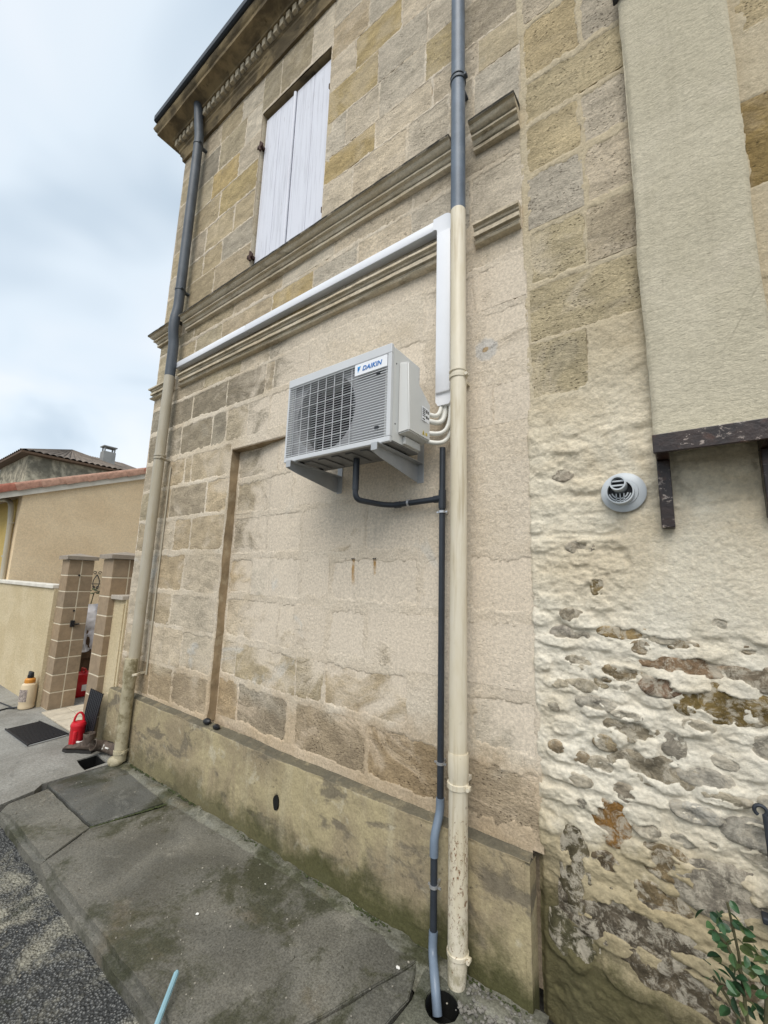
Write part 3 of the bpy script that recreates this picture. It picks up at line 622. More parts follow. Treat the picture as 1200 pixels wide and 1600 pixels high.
# brown side and head of the shallow recess
Zs = np.linspace(.555, 2.775, 120); Ys = np.linspace(-.004, .078, 8); Yg, Zg = np.meshgrid(Ys, Zs)
link('recess_jamb', grid_mesh('recess_jamb', -3.097+.006*fbm(Zg*7, Yg*12, 140, 4), Yg-.004*fbm(Zg*9, Yg*3, 141), Zg, 'jamb'), house)
Xs = np.linspace(-3.10, -2.2, 50); Xg, Yg = np.meshgrid(Xs, Ys); link('recess_head', grid_mesh('recess_head', Xg, np.minimum(Yg, .078*(1-sstep(-2.95, -2.2, Xg)))-.002, 2.757+.004*fbm(Xg*9, Yg*9, 142), 'jamb'), house)
# solid body behind, open at the window
bd = MB()
for b in ((XC+.004, WIN[0]-.004, 0.08, 6, 0, 7.15), (WIN[1]+.004, 0.9, 0.08, 6, 0, 7.15), (WIN[0]-.004, WIN[1]+.004, 0.08, 6, 0, WIN[2]-.01), (WIN[0]-.004, WIN[1]+.004, 0.08, 6, WIN[3]+.01, 7.15), (WIN[0]-.1, WIN[1]+.1, 0.30, 5.9, WIN[2]-.1, WIN[3]+.1)): bd.box(*b)
bd.build('wall_core', 'mortar', house)
# corner return (left side wall)
X, Z = np.meshgrid(np.linspace(0.0, 6.0, 60), np.linspace(0.0, 7.1, 200)); H = XC-0.002-0.004*fbm(X*5, Z*5, 77)
link('side_wall', grid_mesh('side_wall', H, X-0.001, Z, 'mortar'), house)
# window reveals
MB().box(WIN[0]-.05, WIN[0]+.001, 0.003, 0.30, WIN[2], WIN[3]).build('window_jamb', 'mould', house); MB().box(WIN[1]-.001, WIN[1]+.05, 0.003, 0.30, WIN[2], WIN[3]).build('window_jamb', 'mould', house)
MB().box(WIN[0]-.05, WIN[1]+.05, 0.004, 0.30, WIN[3]-.002, WIN[3]+.06).build('lintel', 'cornice', house)

def sweep(prof, path, n_per=0.06, jit=0.0015, seed=0, ends=True):
    # prof: list of (out, z). path: list of (x, y, nx, ny) mitre normals
    mb = MB(); rows = []
    for a, b in zip(path, path[1:]):
        L = math.hypot(b[0]-a[0], b[1]-a[1]); k = max(1, int(L/n_per))
        for i in range(k+(b is path[-1])): t = i/k; rows.append([a[q]+(b[q]-a[q])*t if q < 2 else (a[q] if 0 < i else a[q]) for q in range(4)] if i == 0 else [a[0]+(b[0]-a[0])*t, a[1]+(b[1]-a[1])*t]+([b[2], b[3]] if t == 1 else [b[4], b[5]]))
    rr = random.Random(seed); n = len(prof); vs = []
    for r in rows:
        for o, z in prof:
            j = rr.uniform(-jit, jit); vs.append((r[0]+r[2]*(o+(j if o > 0.012 else 0)), r[1]+r[3]*(o+(j if o > 0.012 else 0)), z+rr.uniform(-jit, jit)*0.7))
    fs = [(i*n+j, (i+1)*n+j, (i+1)*n+j+1, i*n+j+1) for i in range(len(rows)-1) for j in range(n-1)]
    if ends: fs += [tuple(range(n)), tuple(range((len(rows)-1)*n, len(rows)*n))]
    mb.add(vs, fs); return mb
def facade_path(x_end, x_start=XC): # from right end to the corner, then back along the side
    return [(x_end, 0, 0, -1, 0, -1), (x_start, 0, -1, -1, 0, -1), (x_start, 1.5, -1, 0, -1, 0)]
US = [(-.03, 4.430), (.02, 4.422), (.100, 4.388), (.118, 4.374), (.118, 4.346), (.100, 4.340), (.098, 4.325), (.086, 4.300), (.066, 4.286), (.052, 4.284), (.052, 4.276), (.070, 4.274), (.070, 4.252), (.050, 4.248), (.048, 4.226), (.038, 4.206), (.026, 4.202), (.026, 4.194), (.036, 4.190), (.036, 4.155), (-.03, 4.150)]
LS = [(-.03, 3.838), (.050, 3.826), (.060, 3.818), (.060, 3.795), (.042, 3.788), (.040, 3.770), (.026, 3.756), (.026, 3.748), (.042, 3.745), (.042, 3.712), (.024, 3.707), (.020, 3.684), (.020, 3.678), (.036, 3.674), (.044, 3.660), (.036, 3.644), (.010, 3.638), (-.03, 3.634)]
US = [(o, 4.43-(4.43-z)*.62) for o, z in US]; LS = [(o, 3.757-(3.838-z)*.72) for o, z in LS]
for pf, xe in ((US, XE-.01), (LS, XE-.02)):
    nm = 'string_course'
    for a_, b_ in ((xe, -0.84), (-0.97, -4.13)): sweep(pf, [(a_, 0, 0, -1, 0, -1), (b_, 0, 0, -1, 0, -1)], seed=3).build(nm, 'mould', house, True)
    sweep(pf, facade_path(-4.27), seed=5).build(nm, 'mould', house, True)
# cornice
CP = [(-.05, 6.80), (.03, 6.80), (.034, 6.85), (.05, 6.87), (.052, 6.905), (.066, 6.92), (.066, 6.95), (.085, 6.965), (.045, 6.972), (.045, 7.062), (.128, 7.066), (.132, 7.09), (.155, 7.105), (.26, 7.115), (.265, 7.15), (.285, 7.165), (.30, 7.20), (.30, 7.215), (-.05, 7.23)]
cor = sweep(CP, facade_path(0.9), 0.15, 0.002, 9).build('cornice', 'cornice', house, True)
dm = MB().box(-.026, .026, -.118, -.04, 6.975, 7.060, 0.003).mesh('dentil', 'mould')
x = XC-0.06
while x < -1.9:
    d = link('dentil', dm, cor); d.location = (x, 0, 0); x += 0.090
gp = [(.275, 7.217), (.318, 7.217), (.335, 7.232), (.335, 7.30), (.325, 7.31), (.318, 7.30), (.29, 7.24), (.275, 7.235)]
sweep(gp, [(0.9, 0, 0, -1, 0, -1), (XC-.22, 0, 0, -1, 0, -1)], 0.6, 0.0, 1).build('gutter', 'gutter', house)
# roof above, low slope (hidden from below)
MB().prismx([(0.0, 7.24), (2.9, 7.9), (6.3, 7.24)], XC-0.2, 0.9).build('roof', 'fartile', house)
# shutters
def shutter(x0, x1, batten):
    sh = MB().box(x0+.004, x1-.004, 0.066, 0.078, WIN[2]+.02, WIN[3]-.055).build('shutter', 'shutter', house)
    n = 2; wv = (x1-x0-.012)/n
    for i in range(n): MB().box(x0+.006+i*wv+.0020, x0+.006+(i+1)*wv-.0020, 0.040+rnd.uniform(-.001, .001), 0.066, WIN[2]+.02, WIN[3]-.055, 0.0025).build('board', 'shutter', sh)
    if batten: MB().tube([(x1-.016, 0.036, WIN[2]+.03), (x1-.016, 0.036, WIN[3]-.06)], 0.017, 10).build('cover_strip', 'shutter', sh, True)
    return sh
XM = (WIN[0]+WIN[1])/2-0.01
sl = shutter(WIN[0]+.012, XM, True); sr = shutter(XM, WIN[1]-.008, False)
for z in (4.66, 5.90):
    MB().box(WIN[0]-.03, WIN[0]+.05, -0.012, 0.004, z, z+.035, .003).tube([(WIN[0]+.012, -0.004, z-.03), (WIN[0]+.012, -0.004, z+.065)], .012, 8).box(WIN[0]+.004, WIN[0]+.03, -0.01, 0.045, z+.004, z+.03).build('hinge', 'iron', sl, True)
    MB().box(WIN[1]-.02, WIN[1]+.004, 0.005, 0.04, z-.02, z+.03, .003).build('hinge', 'iron', sr, True)
# plinth
def base_pl(x, z): return 0.060+0.006*fbm(np.asarray(x, float)*1.3, np.asarray(z, float)*2, 31, 3)
PX0, PX1, PZ = XC-0.06, -0.605, 0.535
xs = np.linspace(PX0, PX1, 520); t = np.linspace(0, 1, 64)
prof_o = np.concatenate([np.full(52, 1.0), np.linspace(0.97, -0.2, 12)]); prof_z = np.concatenate([np.linspace(-0.05, PZ-.006, 52), PZ+np.linspace(0, 0.022, 12)])
X, T = np.meshgrid(xs, np.arange(64)); O = prof_o[T]; Zp = prof_z[T]
H = base_pl(X, Zp)*np.where(O > 0.99, 1, O)+0.0035*fbm(X*7, Zp*7, 33, 4)+0.0015*fbm(X*40, Zp*40, 35, 3)
H = np.where(O > 0.99, H-0.010*sstep(0.5, 0.53, Zp)*np.clip(fbm(X*5, Zp*5, 41), 0, 1), H)
H = H-0.03*np.exp(-(((X+2.18)/0.022)**2+((Zp-0.285)/0.04)**2)**2)
Zp = Zp+0.003*fbm(X*6, O*3, 36)
pl = link('plinth', grid_mesh('plinth', X, -H, Zp, 'plinth'), house)
MB().box(PX1-.02, PX1+.001, -0.058, 0.03, -.05, PZ-.006).build('plinth_end', 'plinth', house)
MB().box(PX0-.001, PX0+.02, -0.056, 1.5, -.05, PZ-.006).build('plinth_return', 'plinth', house)
vp = [(-2.18+0.024*math.cos(a)*(1+.12*math.sin(3*a)), 0.285+0.043*math.sin(a)) for a in np.linspace(0, 2*PI, 14, endpoint=False)]
MB().prism(vp, -0.0665, -0.03).build('vent_hole', 'mud_shade', pl)  # black plug painted as the shade inside the vent
def lump(c, r, seed, sub=2, nz=0.35):
    bm = bmesh.new(); bmesh.ops.create_icosphere(bm, subdivisions=sub, radius=1); rr = random.Random(seed); k = [Vector((rr.uniform(-1, 1), rr.uniform(-1, 1), rr.uniform(-1, 1))).normalized() for _ in range(7)]; am = [rr.uniform(-nz, nz) for _ in k]
    mb = MB()
    for v in bm.verts:
        s = 1+sum(a*max(0, v.co.dot(q))**3 for a, q in zip(am, k))+rr.uniform(-.05, .05); v.co = Vector((c[0]+v.co.x*r[0]*s, c[1]+v.co.y*r[1]*s, c[2]+v.co.z*r[2]*s))
    bm.verts.index_update(); mb.add([v.co for v in bm.verts], [[v.index for v in f.verts] for f in bm.faces]); bm.free(); return mb
tag(lump((-3.07, -0.025, 0.567), (.035, .022, .024), 4).build('black_clod', 'blackp', None, True), 'small black lump in the corner on the plinth ledge', 'debris')
tag(lump((-2.93, -0.035, 0.56), (.038, .026, .022), 5).build('black_clod', 'blackp', None, True), 'small black lump lying on the plinth ledge, right of another', 'debris')

# ================================================================== RUBBLE HOUSE WALL
rub = empty('rubble_house', 'rough rubble stone wall with lime render right of the downpipe', 'house')
XR0, XR1 = -0.592, 1.1
Q = []
def qrow(z0, z1, xs, cols, cover=0.004, pit=0.9):
    for i in range(len(xs)-1):
        if cols[i] is None: continue
        Q.append((xs[i], xs[i+1], z0, z1, cols[i](), cover+rnd.uniform(0, .006), pit))
otan = lambda: jit((0.56, 0.455, 0.28), .09)
obr = lambda: (0.33, 0.235, 0.10)
qrow(2.60, 2.91, (-.555, -.285, -.05), [otan, None]); qrow(2.92, 3.22, (-.55, -.03), [otan]); qrow(3.24, 3.55, (-.545, -.265, -.03), [otan, tan]); qrow(3.57, 3.91, (-.545, -.26, -.03), [pale, pale], 0.012)
qrow(3.93, 4.24, (-.54, -.26, -.03), [otan, pale], 0.008); qrow(4.26, 4.54, (-.54, -.03), [otan], 0.006, 1.0); qrow(4.56, 4.95, (-.545, -.24, -.03), [otan, pale], 0.01, 0.9); qrow(4.97, 5.35, (-.545, -.3, -.03), [pale, otan]); qrow(5.37, 6.3, (-.545, -.03), [pale])
qrow(3.30, 3.72, (0.335, 0.62), [obr]); qrow(4.05, 4.5, (0.36, 0.72), [otan], 0.02); qrow(2.95, 3.25, (0.40, 0.8), [dull], 0.02)
# exposed rubble stones: (px centre of photo -> measured x,z), half sizes, colour
RS = [(-.205, 1.505, .075, .018, (.33, .235, .115)), (-.300, 1.70, .020, .035, (.27, .20, .10)), (-.02, 1.475, .038, .014, (.28, .22, .14)), (.005, 1.40, .115, .022, (.26, .175, .105)), (.205, 1.385, .075, .028, (.25, .20, .14)),
      (-.225, 1.335, .06, .026, (.26, .20, .12)), (-.10, 1.315, .045, .024, (.27, .18, .12)), (.075, 1.285, .105, .044, (.22, .155, .06)), (-.205, 1.135, .062, .028, (.32, .27, .19)), (-.07, 1.11, .028, .034, (.30, .265, .21)),
      (-.30, 1.065, .03, .02, (.34, .27, .17)), (-.135, 1.005, .105, .034, (.33, .28, .20)), (-.24, .90, .035, .020, (.33, .28, .21)), (-.295, .79, .045, .062, (.30, .16, .05)), (-.125, .70, .056, .036, (.21, .155, .085)),
      (.045, .665, .10, .055, (.32, .28, .22)), (-.32, .625, .036, .022, (.16, .12, .075)), (-.155, .565, .065, .032, (.20, .15, .085)), (-.435, .56, .04, .10, (.12, .10, .06)), (-.245, .435, .15, .070, (.135, .11, .078)), (-.10, .33, .11, .05, (.15, .12, .08)),
      (-.40, 1.475, .04, .018, (.44, .39, .31)), (-.45, 1.475, .035, .022, (.45, .40, .33)), (-.07, 1.495, .05, .014, (.42, .37, .28)), (.16, .88, .08, .03, (.44, .40, .33)), (.22, 1.16, .07, .03, (.40, .36, .29)), (-.02, .90, .05, .02, (.46, .43, .37)), (.30, 1.50, .05, .02, (.36, .31, .22)), (-.33, 1.21, .05, .02, (.42, .38, .31)), (.02, 1.02, .055, .022, (.44, .40, .33)), (-.36, 1.86, .04, .02, (.40, .34, .26)), (-.42, 2.2, .035, .02, (.42, .36, .28)), (.12, .40, .08, .04, (.17, .13, .08)), (-.43, .30, .07, .06, (.10, .09, .05)), (-.3, 1.30, .02, .016, (.4, .33, .22))]
rq = random.Random(44); n_ = 0
while n_ < 34:
    zq = .80+.095*int(rq.uniform(0, 8.2))+rq.uniform(-.018, .018); xq = rq.uniform(-.50, .34); aq = rq.uniform(.018, .048); bq = rq.uniform(.010, .019)
    if any(abs(xq-t[0]) < aq+t[2]+.012 and abs(zq-t[1]) < bq+t[3]+.010 for t in RS): n_ += .05; continue
    RS.append((xq, zq, aq, bq, rq.choice([(.44, .38, .28), (.40, .34, .25), (.48, .42, .32), (.36, .28, .18), (.50, .45, .36)]))); n_ += 1
def base_rub(x, z):
    x = np.asarray(x, float); z = np.asarray(z, float)
    lo = sstep(2.66, 2.35, z+0.05*fbm(x*4, z*4, 61))
    mid = np.maximum(lo, 0.9*((x > -0.28) & (z > 2.58) & (z < 2.92)))
    patch = sstep(-0.20, -0.16, x+0.02*fbm(x*3, z*9, 65))*sstep(1.50, 1.56, z+0.03*fbm(x*6, z*3, 66))*sstep(2.02, 1.98, z)
    wx, wz = x+0.10*fbm(x*3, z*3, 71), z+0.06*fbm(x*3, z*3, 72)
    up_ = sstep(1.75, 2.0, z)
    lump1 = 0.007*fbm(wx*5, wz*(9-3.5*up_), 62, 5, 0.55)
    rid = 0.003*(1-np.abs(fbm(wx*9, wz*(15-4*up_), 63, 4, .55))*2.4)
    b = lo*0.006+0.004*fbm(x*4, z*4, 64, 4)+mid*(lump1+rid)*(1-patch)+patch*0.010
    b = b-0.020*sstep(-0.568, -0.59, x)-0.028*sstep(0.62, 0.52, z)*sstep(-0.42, -0.55, x)
    return b
def bulges(X, Z):
    rb = random.Random(77); out = np.zeros_like(X); xs_, zs_ = X[0], Z[:, 0]
    dx_, dz_ = 0.020*fbm(X*9, Z*12, 150, 4, .6), 0.014*fbm(X*9, Z*12, 151, 4, .6); fine = fbm(X*28, Z*34, 152, 4, .6)
    z = .10
    while z < 2.5:
        hh = rb.uniform(.055, .10); x = -.62+rb.uniform(0, .1)
        while x < 1.0:
            ww = rb.uniform(.09, .20); cx_, cz_ = x+ww/2, z+hh/2+rb.uniform(-.012, .012); am = rb.choice((.006, .010, .014, .018))*(1 if z < 1.6 else .55); tl = rb.uniform(-.25, .25)
            i0, i1 = np.searchsorted(xs_, [cx_-ww*.7, cx_+ww*.7]); j0, j1 = np.searchsorted(zs_, [cz_-hh*.9, cz_+hh*.9])
            if i1 > i0 and j1 > j0:
                sl_ = (slice(j0, j1), slice(i0, i1)); u = (X[sl_]-cx_+dx_[sl_])/(ww*.46); v = (Z[sl_]-cz_+dz_[sl_]+tl*(X[sl_]-cx_)*.3)/(hh*.42)
                r = (np.abs(u)**3+np.abs(v)**3)**(1/3)+.10*fine[sl_]
                out[sl_] = np.maximum(out[sl_], am*sstep(1.12, .70, r)*(1+.25*fine[sl_]-.2*v))
            x += ww+rb.uniform(.0, .03)
        z += hh+rb.uniform(.004, .02)
    pt_ = sstep(-0.20, -0.16, X)*sstep(1.50, 1.56, Z)*sstep(2.02, 1.98, Z)
    return .78*out*(1-pt_)*sstep(2.55, 2.3, Z)
def base_rub_s(x, z): return 0.004*fbm(np.asarray(x, float)*4, np.asarray(z, float)*4, 64, 4)
for st in Q: stone_obj(st, base_rub_s, rub, 'quoin')
xs = np.concatenate([np.linspace(XR0, .42, 200), np.linspace(.428, XR1, 60)]); zs = np.concatenate([np.linspace(-0.05, .24, 40), np.linspace(0.246, 1.8, 310), np.linspace(1.806, 3.0, 170), np.linspace(3.008, 6.86, 300)])
X, Z = np.meshgrid(xs, zs)
H = mortar_height(X, Z, Q, base_rub, 300)+0.0015*fbm(X*45, Z*45, 67, 3)+(0.0045*fbm(X*17, Z*22, 68, 4, .6)-.006*np.maximum(0, .22-np.abs(fbm(X*10, Z*17, 69, 3, .6))))*sstep(2.7, 2.5, Z)*(1-.9*((X > -.17) & (Z > 1.54) & (Z < 2.02)))
H = H+bulges(X, Z)
SY = {}
n1, n2, n3 = fbm(X*11, Z*14, 80, 4), fbm(X*11, Z*14, 81, 4), fbm(X*34, Z*40, 82, 4)
for k, (x, z, a, b, c) in enumerate(RS):         # swelling of the render round each stone, broken away raggedly over its face
    r = np.sqrt(((X-x+0.022*n1)/(a*.95))**2+((Z-z+0.014*n2)/(b*.95))**2)
    H += 0.004*np.exp(-(r/1.5)**2)
    w_ = np.exp(-(r/1.0)**2); SY[k] = float((H*w_).sum()/w_.sum())
    hole = sstep(1.05, 0.72, r+0.30*n3); H = H*(1-hole)+hole*(SY[k]-0.014)
link('lime_render', grid_mesh('lime_render', X, -H, Z, 'rubble'), rub)
for k, (x, z, a, b, c) in enumerate(RS):
    A, B = a*1.75, b*1.9; gx, gz = np.meshgrid(np.linspace(-1, 1, 19), np.linspace(-1, 1, 13))
    X_, Z_ = x+gx*A, z+gz*B; rr_ = np.sqrt(gx**2+gz**2)
    O_ = SY[k]-0.001+0.010*fbm(X_*14, Z_*22, 500+k, 5, .6)-0.03*sstep(0.8, 1.15, rr_)
    link('rubble_stone', grid_mesh('rubble_stone', X_, -O_, Z_, 'rstone'), rub, (*c, 1))
# rendered flue standing proud of the wall on a steel bracket
FX0, FX1, FY, FZ = -0.057, 0.329, -0.06, 2.275
xs = np.linspace(FX0, FX1, 50); zs = np.linspace(FZ, 6.9, 500); X, Z = np.meshgrid(xs, zs)
ex = np.minimum(X-FX0, FX1-X); O = -FY+0.004*fbm(X*5, Z*3, 90, 4)+0.0012*fbm(X*40, Z*60, 91, 3)-0.012*sstep(0.014, 0.0, ex)
fl = link('flue_casing', grid_mesh('flue_casing', X+(0.006*fbm(Z*2, Z*0, 93)+.003*fbm(Z*14, Z*0, 94))*sstep(0.05, 0, ex), -O, Z, 'flue'), rub)
MB().box(FX0+.002, FX1-.002, FY+0.014, 0.03, FZ+.001, 6.9).build('flue_core', 'flue', rub)
brk = empty('flue_bracket', 'dark brown rusty steel bracket frame under the rendered flue', 'bracket')
bz0, bz1 = 2.196, 2.270
MB().box(-0.056, 0.345, -0.188, -0.176, bz0, bz1, .003).build('front_bar', 'frame', brk)
MB().box(-0.054, 0.343, -0.1758, 0.0, bz1-.012, bz1-.001, .002).build('shelf_plate', 'shelf', brk)
for x0 in (-0.052, 0.262):
    MB().box(x0, x0+.045, -0.1758, 0.0, bz0+.004, bz1-.0125, .003).build('arm', 'frame', brk)
    MB().box(x0, x0+.045, -0.060, 0.01, 1.925 if x0 < 0 else 1.95, bz0+.003, .004).build('leg', 'frame', brk)
hx = empty('clamp_scrap', 'small dark metal flashing scrap at the top left edge of the flue', 'scrap')
MB().box(-0.078, 0.0, -0.085, -0.04, 4.60, 4.625, .004).box(-0.062, -0.02, -0.095, -0.07, 4.612, 4.64, .003).build('flange', 'darkiron', hx)
MB().box(-0.03, 0.012, -0.088, -0.066, 4.626, 4.645, .003).build('white_scrap', 'chip', hx)
# wall vent terminal
vt = empty('flue_terminal', 'round pale grey plastic boiler flue terminal on the rough render', 'vent', loc=(0, 0, 0))
tcx, tcz, ty = -0.178, 2.088, -0.018
MB().lathe([(0.084, 0.0), (0.085, .006), (0.080, .010), (0.058, .014), (0.056, .020), (0.02, .021)], (tcx, ty, tcz), 40, 'y').build('wall_plate', 'greyp', vt, True)
cp = MB()
def ring(mb, c, r0, r1, d0, d1, n=30, a0=0, a1=2*PI):
    k = len(mb.v); m_ = n+1
    for i in range(m_):
        a = a0+(a1-a0)*i/n
        for r, d in ((r0, d0), (r1, d0), (r1, d1), (r0, d1)): mb.v.append((c[0]+r*math.cos(a), c[1]-d, c[2]+r*math.sin(a)))
    for i in range(n):
        for q in range(4): mb.f.append((k+i*4+q, k+i*4+(q+1) % 4, k+(i+1)*4+(q+1) % 4, k+(i+1)*4+q))
    return mb
ring(cp, (tcx-.008, ty, tcz-.004), .046, .052, .016, .058); cp.build('outer_collar', 'greyp', vt, True)
MB().lathe([(0.046, .016), (0.046, .030)], (tcx-.008, ty, tcz-.004), 24, 'y').build('dark_inside', 'blackp', vt)
ring(MB(), (tcx-.010, ty, tcz+.022), .024, .030, .03, .105).build('exhaust_tube', 'greyp', vt, True)
MB().lathe([(0.0245, .03), (0.0245, .07)], (tcx-.010, ty, tcz+.022), 20, 'y').build('dark_inside', 'blackp', vt)
for dz in (-.009, .009): MB().box(tcx-.010-.023, tcx-.010+.023, ty-.098, ty-.092, tcz+.022+dz-.003, tcz+.022+dz+.003).build('bar', 'greyp', vt)
for rr_ in (.030, .040): ring(MB(), (tcx-.008, ty, tcz-.004), rr_-.0022, rr_+.0022, .050, .056, 16, PI*1.08, PI*1.92).build('grid_bar', 'greyp', vt)
for dx in (-.014, 0.0, .014): MB().box(tcx-.008+dx-.002, tcx-.008+dx+.002, ty-.056, ty-.050, tcz-.004-.046, tcz-.012).build('grid_bar', 'greyp', vt)
# iron hook
hk = empty('wall_hook', 'thin dark iron shutter hook hanging on the rough wall', 'hook')
MB().tube(fillet([(.165, -.045, .965), (.168, -.05, .85), (.160, -.05, .66)], .05), .0075, 8).build('rod', 'darkiron', hk, True)
MB().tube([(.155+.016*math.cos(a), -.045, .975+.016*math.sin(a)) for a in np.linspace(-1.2, 4.2, 14)], .006, 8).build('eye', 'darkiron', hk, True)
MB().box(.13, .19, -.06, -.02, .645, .665, .004).build('foot', 'darkiron', hk)

# ================================================================== DOWNPIPES
def collar(x, y, z, r, h, mat, parent, name='collar', bolt=True):
    o = MB().lathe([(r*1.02, z-h/2), (r*1.10, z-h/2+.002), (r*1.10, z+h/2-.002), (r*1.02, z+h/2)], (x, y, 0), 24).build(name, mat, parent, True)
    if bolt:
        MB().box(x+r*.95, x+r*1.45, y-.012, y+.006, z-h*.4, z+h*.4, .003).build('lug', mat, parent)
        MB().box(x-r*.4, x+r*.4, y+r*.9, 0.02, z-h*.35, z+h*.35).build('standoff', mat, parent)
        MB().lathe([(.009, .0), (.009, .012)], (x+r*1.28, y-.012, z), 8, 'y').build('bolt', mat, parent)
    return o
MPX, MPY, MR = -0.902, -0.118, 0.0435
mp = empty('downpipe', 'tall downpipe, blue-grey above and cream below, beside the air conditioner', 'downpipe')
MB().tube([(MPX, MPY, 3.80), (MPX, MPY, 7.3)], MR*0.97, 24).build('upper_pipe', 'zinc', mp, True)
MB().tube([(MPX, MPY, 0.90), (MPX+.004, MPY, 2.0), (MPX, MPY, 3.805), (MPX, MPY, 3.812)], [MR*.98, MR*.98, MR*.98, MR*.9], 24).build('middle_pipe', 'cream', mp, True)
MB().tube([(MPX-.004, MPY-.004, -0.01), (MPX-.002, MPY, .06), (MPX, MPY, .15), (MPX+.002, MPY, 0.55), (MPX+.002, MPY, 0.80), (MPX+.002, MPY, 0.82), (MPX+.002, MPY, 0.90), (MPX+.002, MPY, 0.915)], [MR*.86, MR*.97, MR*1.0, MR*1.0, MR*1.0, MR*1.10, MR*1.12, MR*1.04], 24).build('cast_iron_pipe', 'cream', mp, True)
collar(MPX, MPY, 4.72, MR, .022, 'zincdark', mp); collar(MPX, MPY, 4.745, MR, .010, 'zincdark', mp, bolt=False)
collar(MPX, MPY, 2.775, MR, .022, 'cream', mp); collar(MPX, MPY, 2.805, MR, .010, 'cream', mp, bolt=False); collar(MPX, MPY, .775, MR*1.02, .026, 'cream', mp); collar(MPX, MPY, .115, MR, .018, 'cream', mp)
LPX, LPY = -4.20, -0.10
lp = empty('downpipe', 'downpipe at the far house corner, dark grey above and dull cream below', 'downpipe')
MB().tube(fillet([(LPX-.01, -.16, 7.2), (LPX-.005, -.125, 6.9), (LPX, LPY, 6.70), (LPX, LPY, 4.5), (LPX, LPY-.022, 4.36), (LPX, LPY-.022, 4.22), (LPX, LPY, 4.1), (LPX, LPY, 3.72)], .06), .050, 20).build('upper_pipe', 'zincdark', lp, True)
MB().tube([(LPX, LPY, 3.73), (LPX-.01, LPY, 0.78)], .049, 20).build('middle_pipe', 'cream2', lp, True)
MB().tube([(LPX-.01, LPY-.02, 0.90), (LPX-.01, LPY-.02, 0.72), (LPX-.01, LPY-.02, .70), (LPX-.01, LPY-.02, 0.02)], [.058, .058, .052, .052], 20).build('cast_iron_pipe', 'cream3', lp, True)
for z, mt in ((6.6, 'zincdark'), (4.72, 'zincdark'), (2.83, 'cream2'), (2.86, 'cream2'), (.76, 'cream')): collar(LPX, LPY, z, .05, .022, mt, lp, bolt=z != 2.86)
collar(LPX-.01, LPY-.02, .10, .052, .03, 'cream3', lp)
lump((LPX-.02, LPY-.05, .025), (.07, .06, .05), 9, 2).build('broken_foot', 'cream3', lp, True)
MB().tube([(LPX+.068, -.012, 2.75), (LPX+.066, -.012, 0.75)], .008, 8).build('side_conduit', 'cream2', lp, True)

# ================================================================== TRUNKING + AIR CONDITIONER
tr = empty('cable_trunking', 'white plastic trunking running along the wall and down to the air conditioner', 'trunking')
tx0, tx1, tz0, tz1 = -1.062, -0.968, 3.812, 3.895
def trunk_sec(a0, a1, z0, z1, axis):
    b = MB()
    if axis == 'x': b.box(a0, a1, -0.062, 0.0, z0, z1, .008)
    else: b.box(a0, a1, -0.085, 0.0, z0, z1, .010)
    return b
trunk_sec(-4.19, -3.0, tz0+.012, tz1-.004, 'x').build('run', 'trunk', tr, True); trunk_sec(-2.998, tx0-.012, tz0+.012, tz1-.004, 'x').build('run', 'trunk', tr, True)
el = MB().prism([(tx0-.03, tz0+.008), (tx0-.012, tz0+.004), (tx0-.003, tz0-.008), (tx0-.003, tz0-.045), (tx1+.003, tz0-.045), *[(tx1+.003-.05+.05*math.cos(a), tz1-.05+.05*math.sin(a)) for a in np.linspace(0, PI/2, 8)], (tx0-.03, tz1)], -0.070, 0.0); el.build('elbow', 'trunk', tr)
trunk_sec(tx0, tx1, 2.735, tz0-.043, 'z').build('drop', 'trunk', tr, True)
MB().prism([(tx0-.003, 2.80), (tx1+.003, 2.80), (tx1+.003, 2.69), (tx1-.012, 2.665), (tx0+.012, 2.665), (tx0-.003, 2.69)], -0.070, 0.0).build('end_cap', 'trunk', tr)

ac = empty('air_conditioner', 'grey outdoor air conditioner unit with slatted grille mounted on the wall', 'air conditioner', loc=(0, 0, 0))
A0, A1, AZ0, AZ1, AYF, AYB = -1.905, -1.130, 2.375, 2.895, -0.420, -0.135
# shell: back, top, bottom, sides, right compartment front
SH = MB()
SH.box(A0+.006, A1-.006, AYB-.012, AYB, AZ0+.01, AZ1-.006)
SH.build('back_panel', 'ac', ac)
MB().box(A0+.003, A1-.003, AYF+.018, AYB, AZ1-.014, AZ1, .006).build('top_panel', 'ac', ac, True)
MB().box(A0+.004, A1-.004, AYF+.03, AYB-.001, AZ0, AZ0+.012, .003).build('bottom_pan', 'acm', ac, True)
for k in range(5): MB().box(A0+.12+k*.105, A0+.17+k*.105, AYF+.06, AYB-.04, AZ0-.008, AZ0+.001, .003).build('pan_rib', 'acm', ac)
MB().box(A0+.003, A0+.009, AYF+.020, AYB-.001, AZ0+.006, AZ1-.008, .002).build('side_panel', 'ac', ac, True)
sdm = MB().prismz([(A1-.05, AYF+.022), (A1-.016, AYF+.022), (A1-.004, AYF+.028), (A1-.001, AYF+.04), (A1-.001, AYB-.002), (A1-.05, AYB-.002)], AZ0+.008, AZ1-.007); sdm.build('side_panel', 'ac', ac)
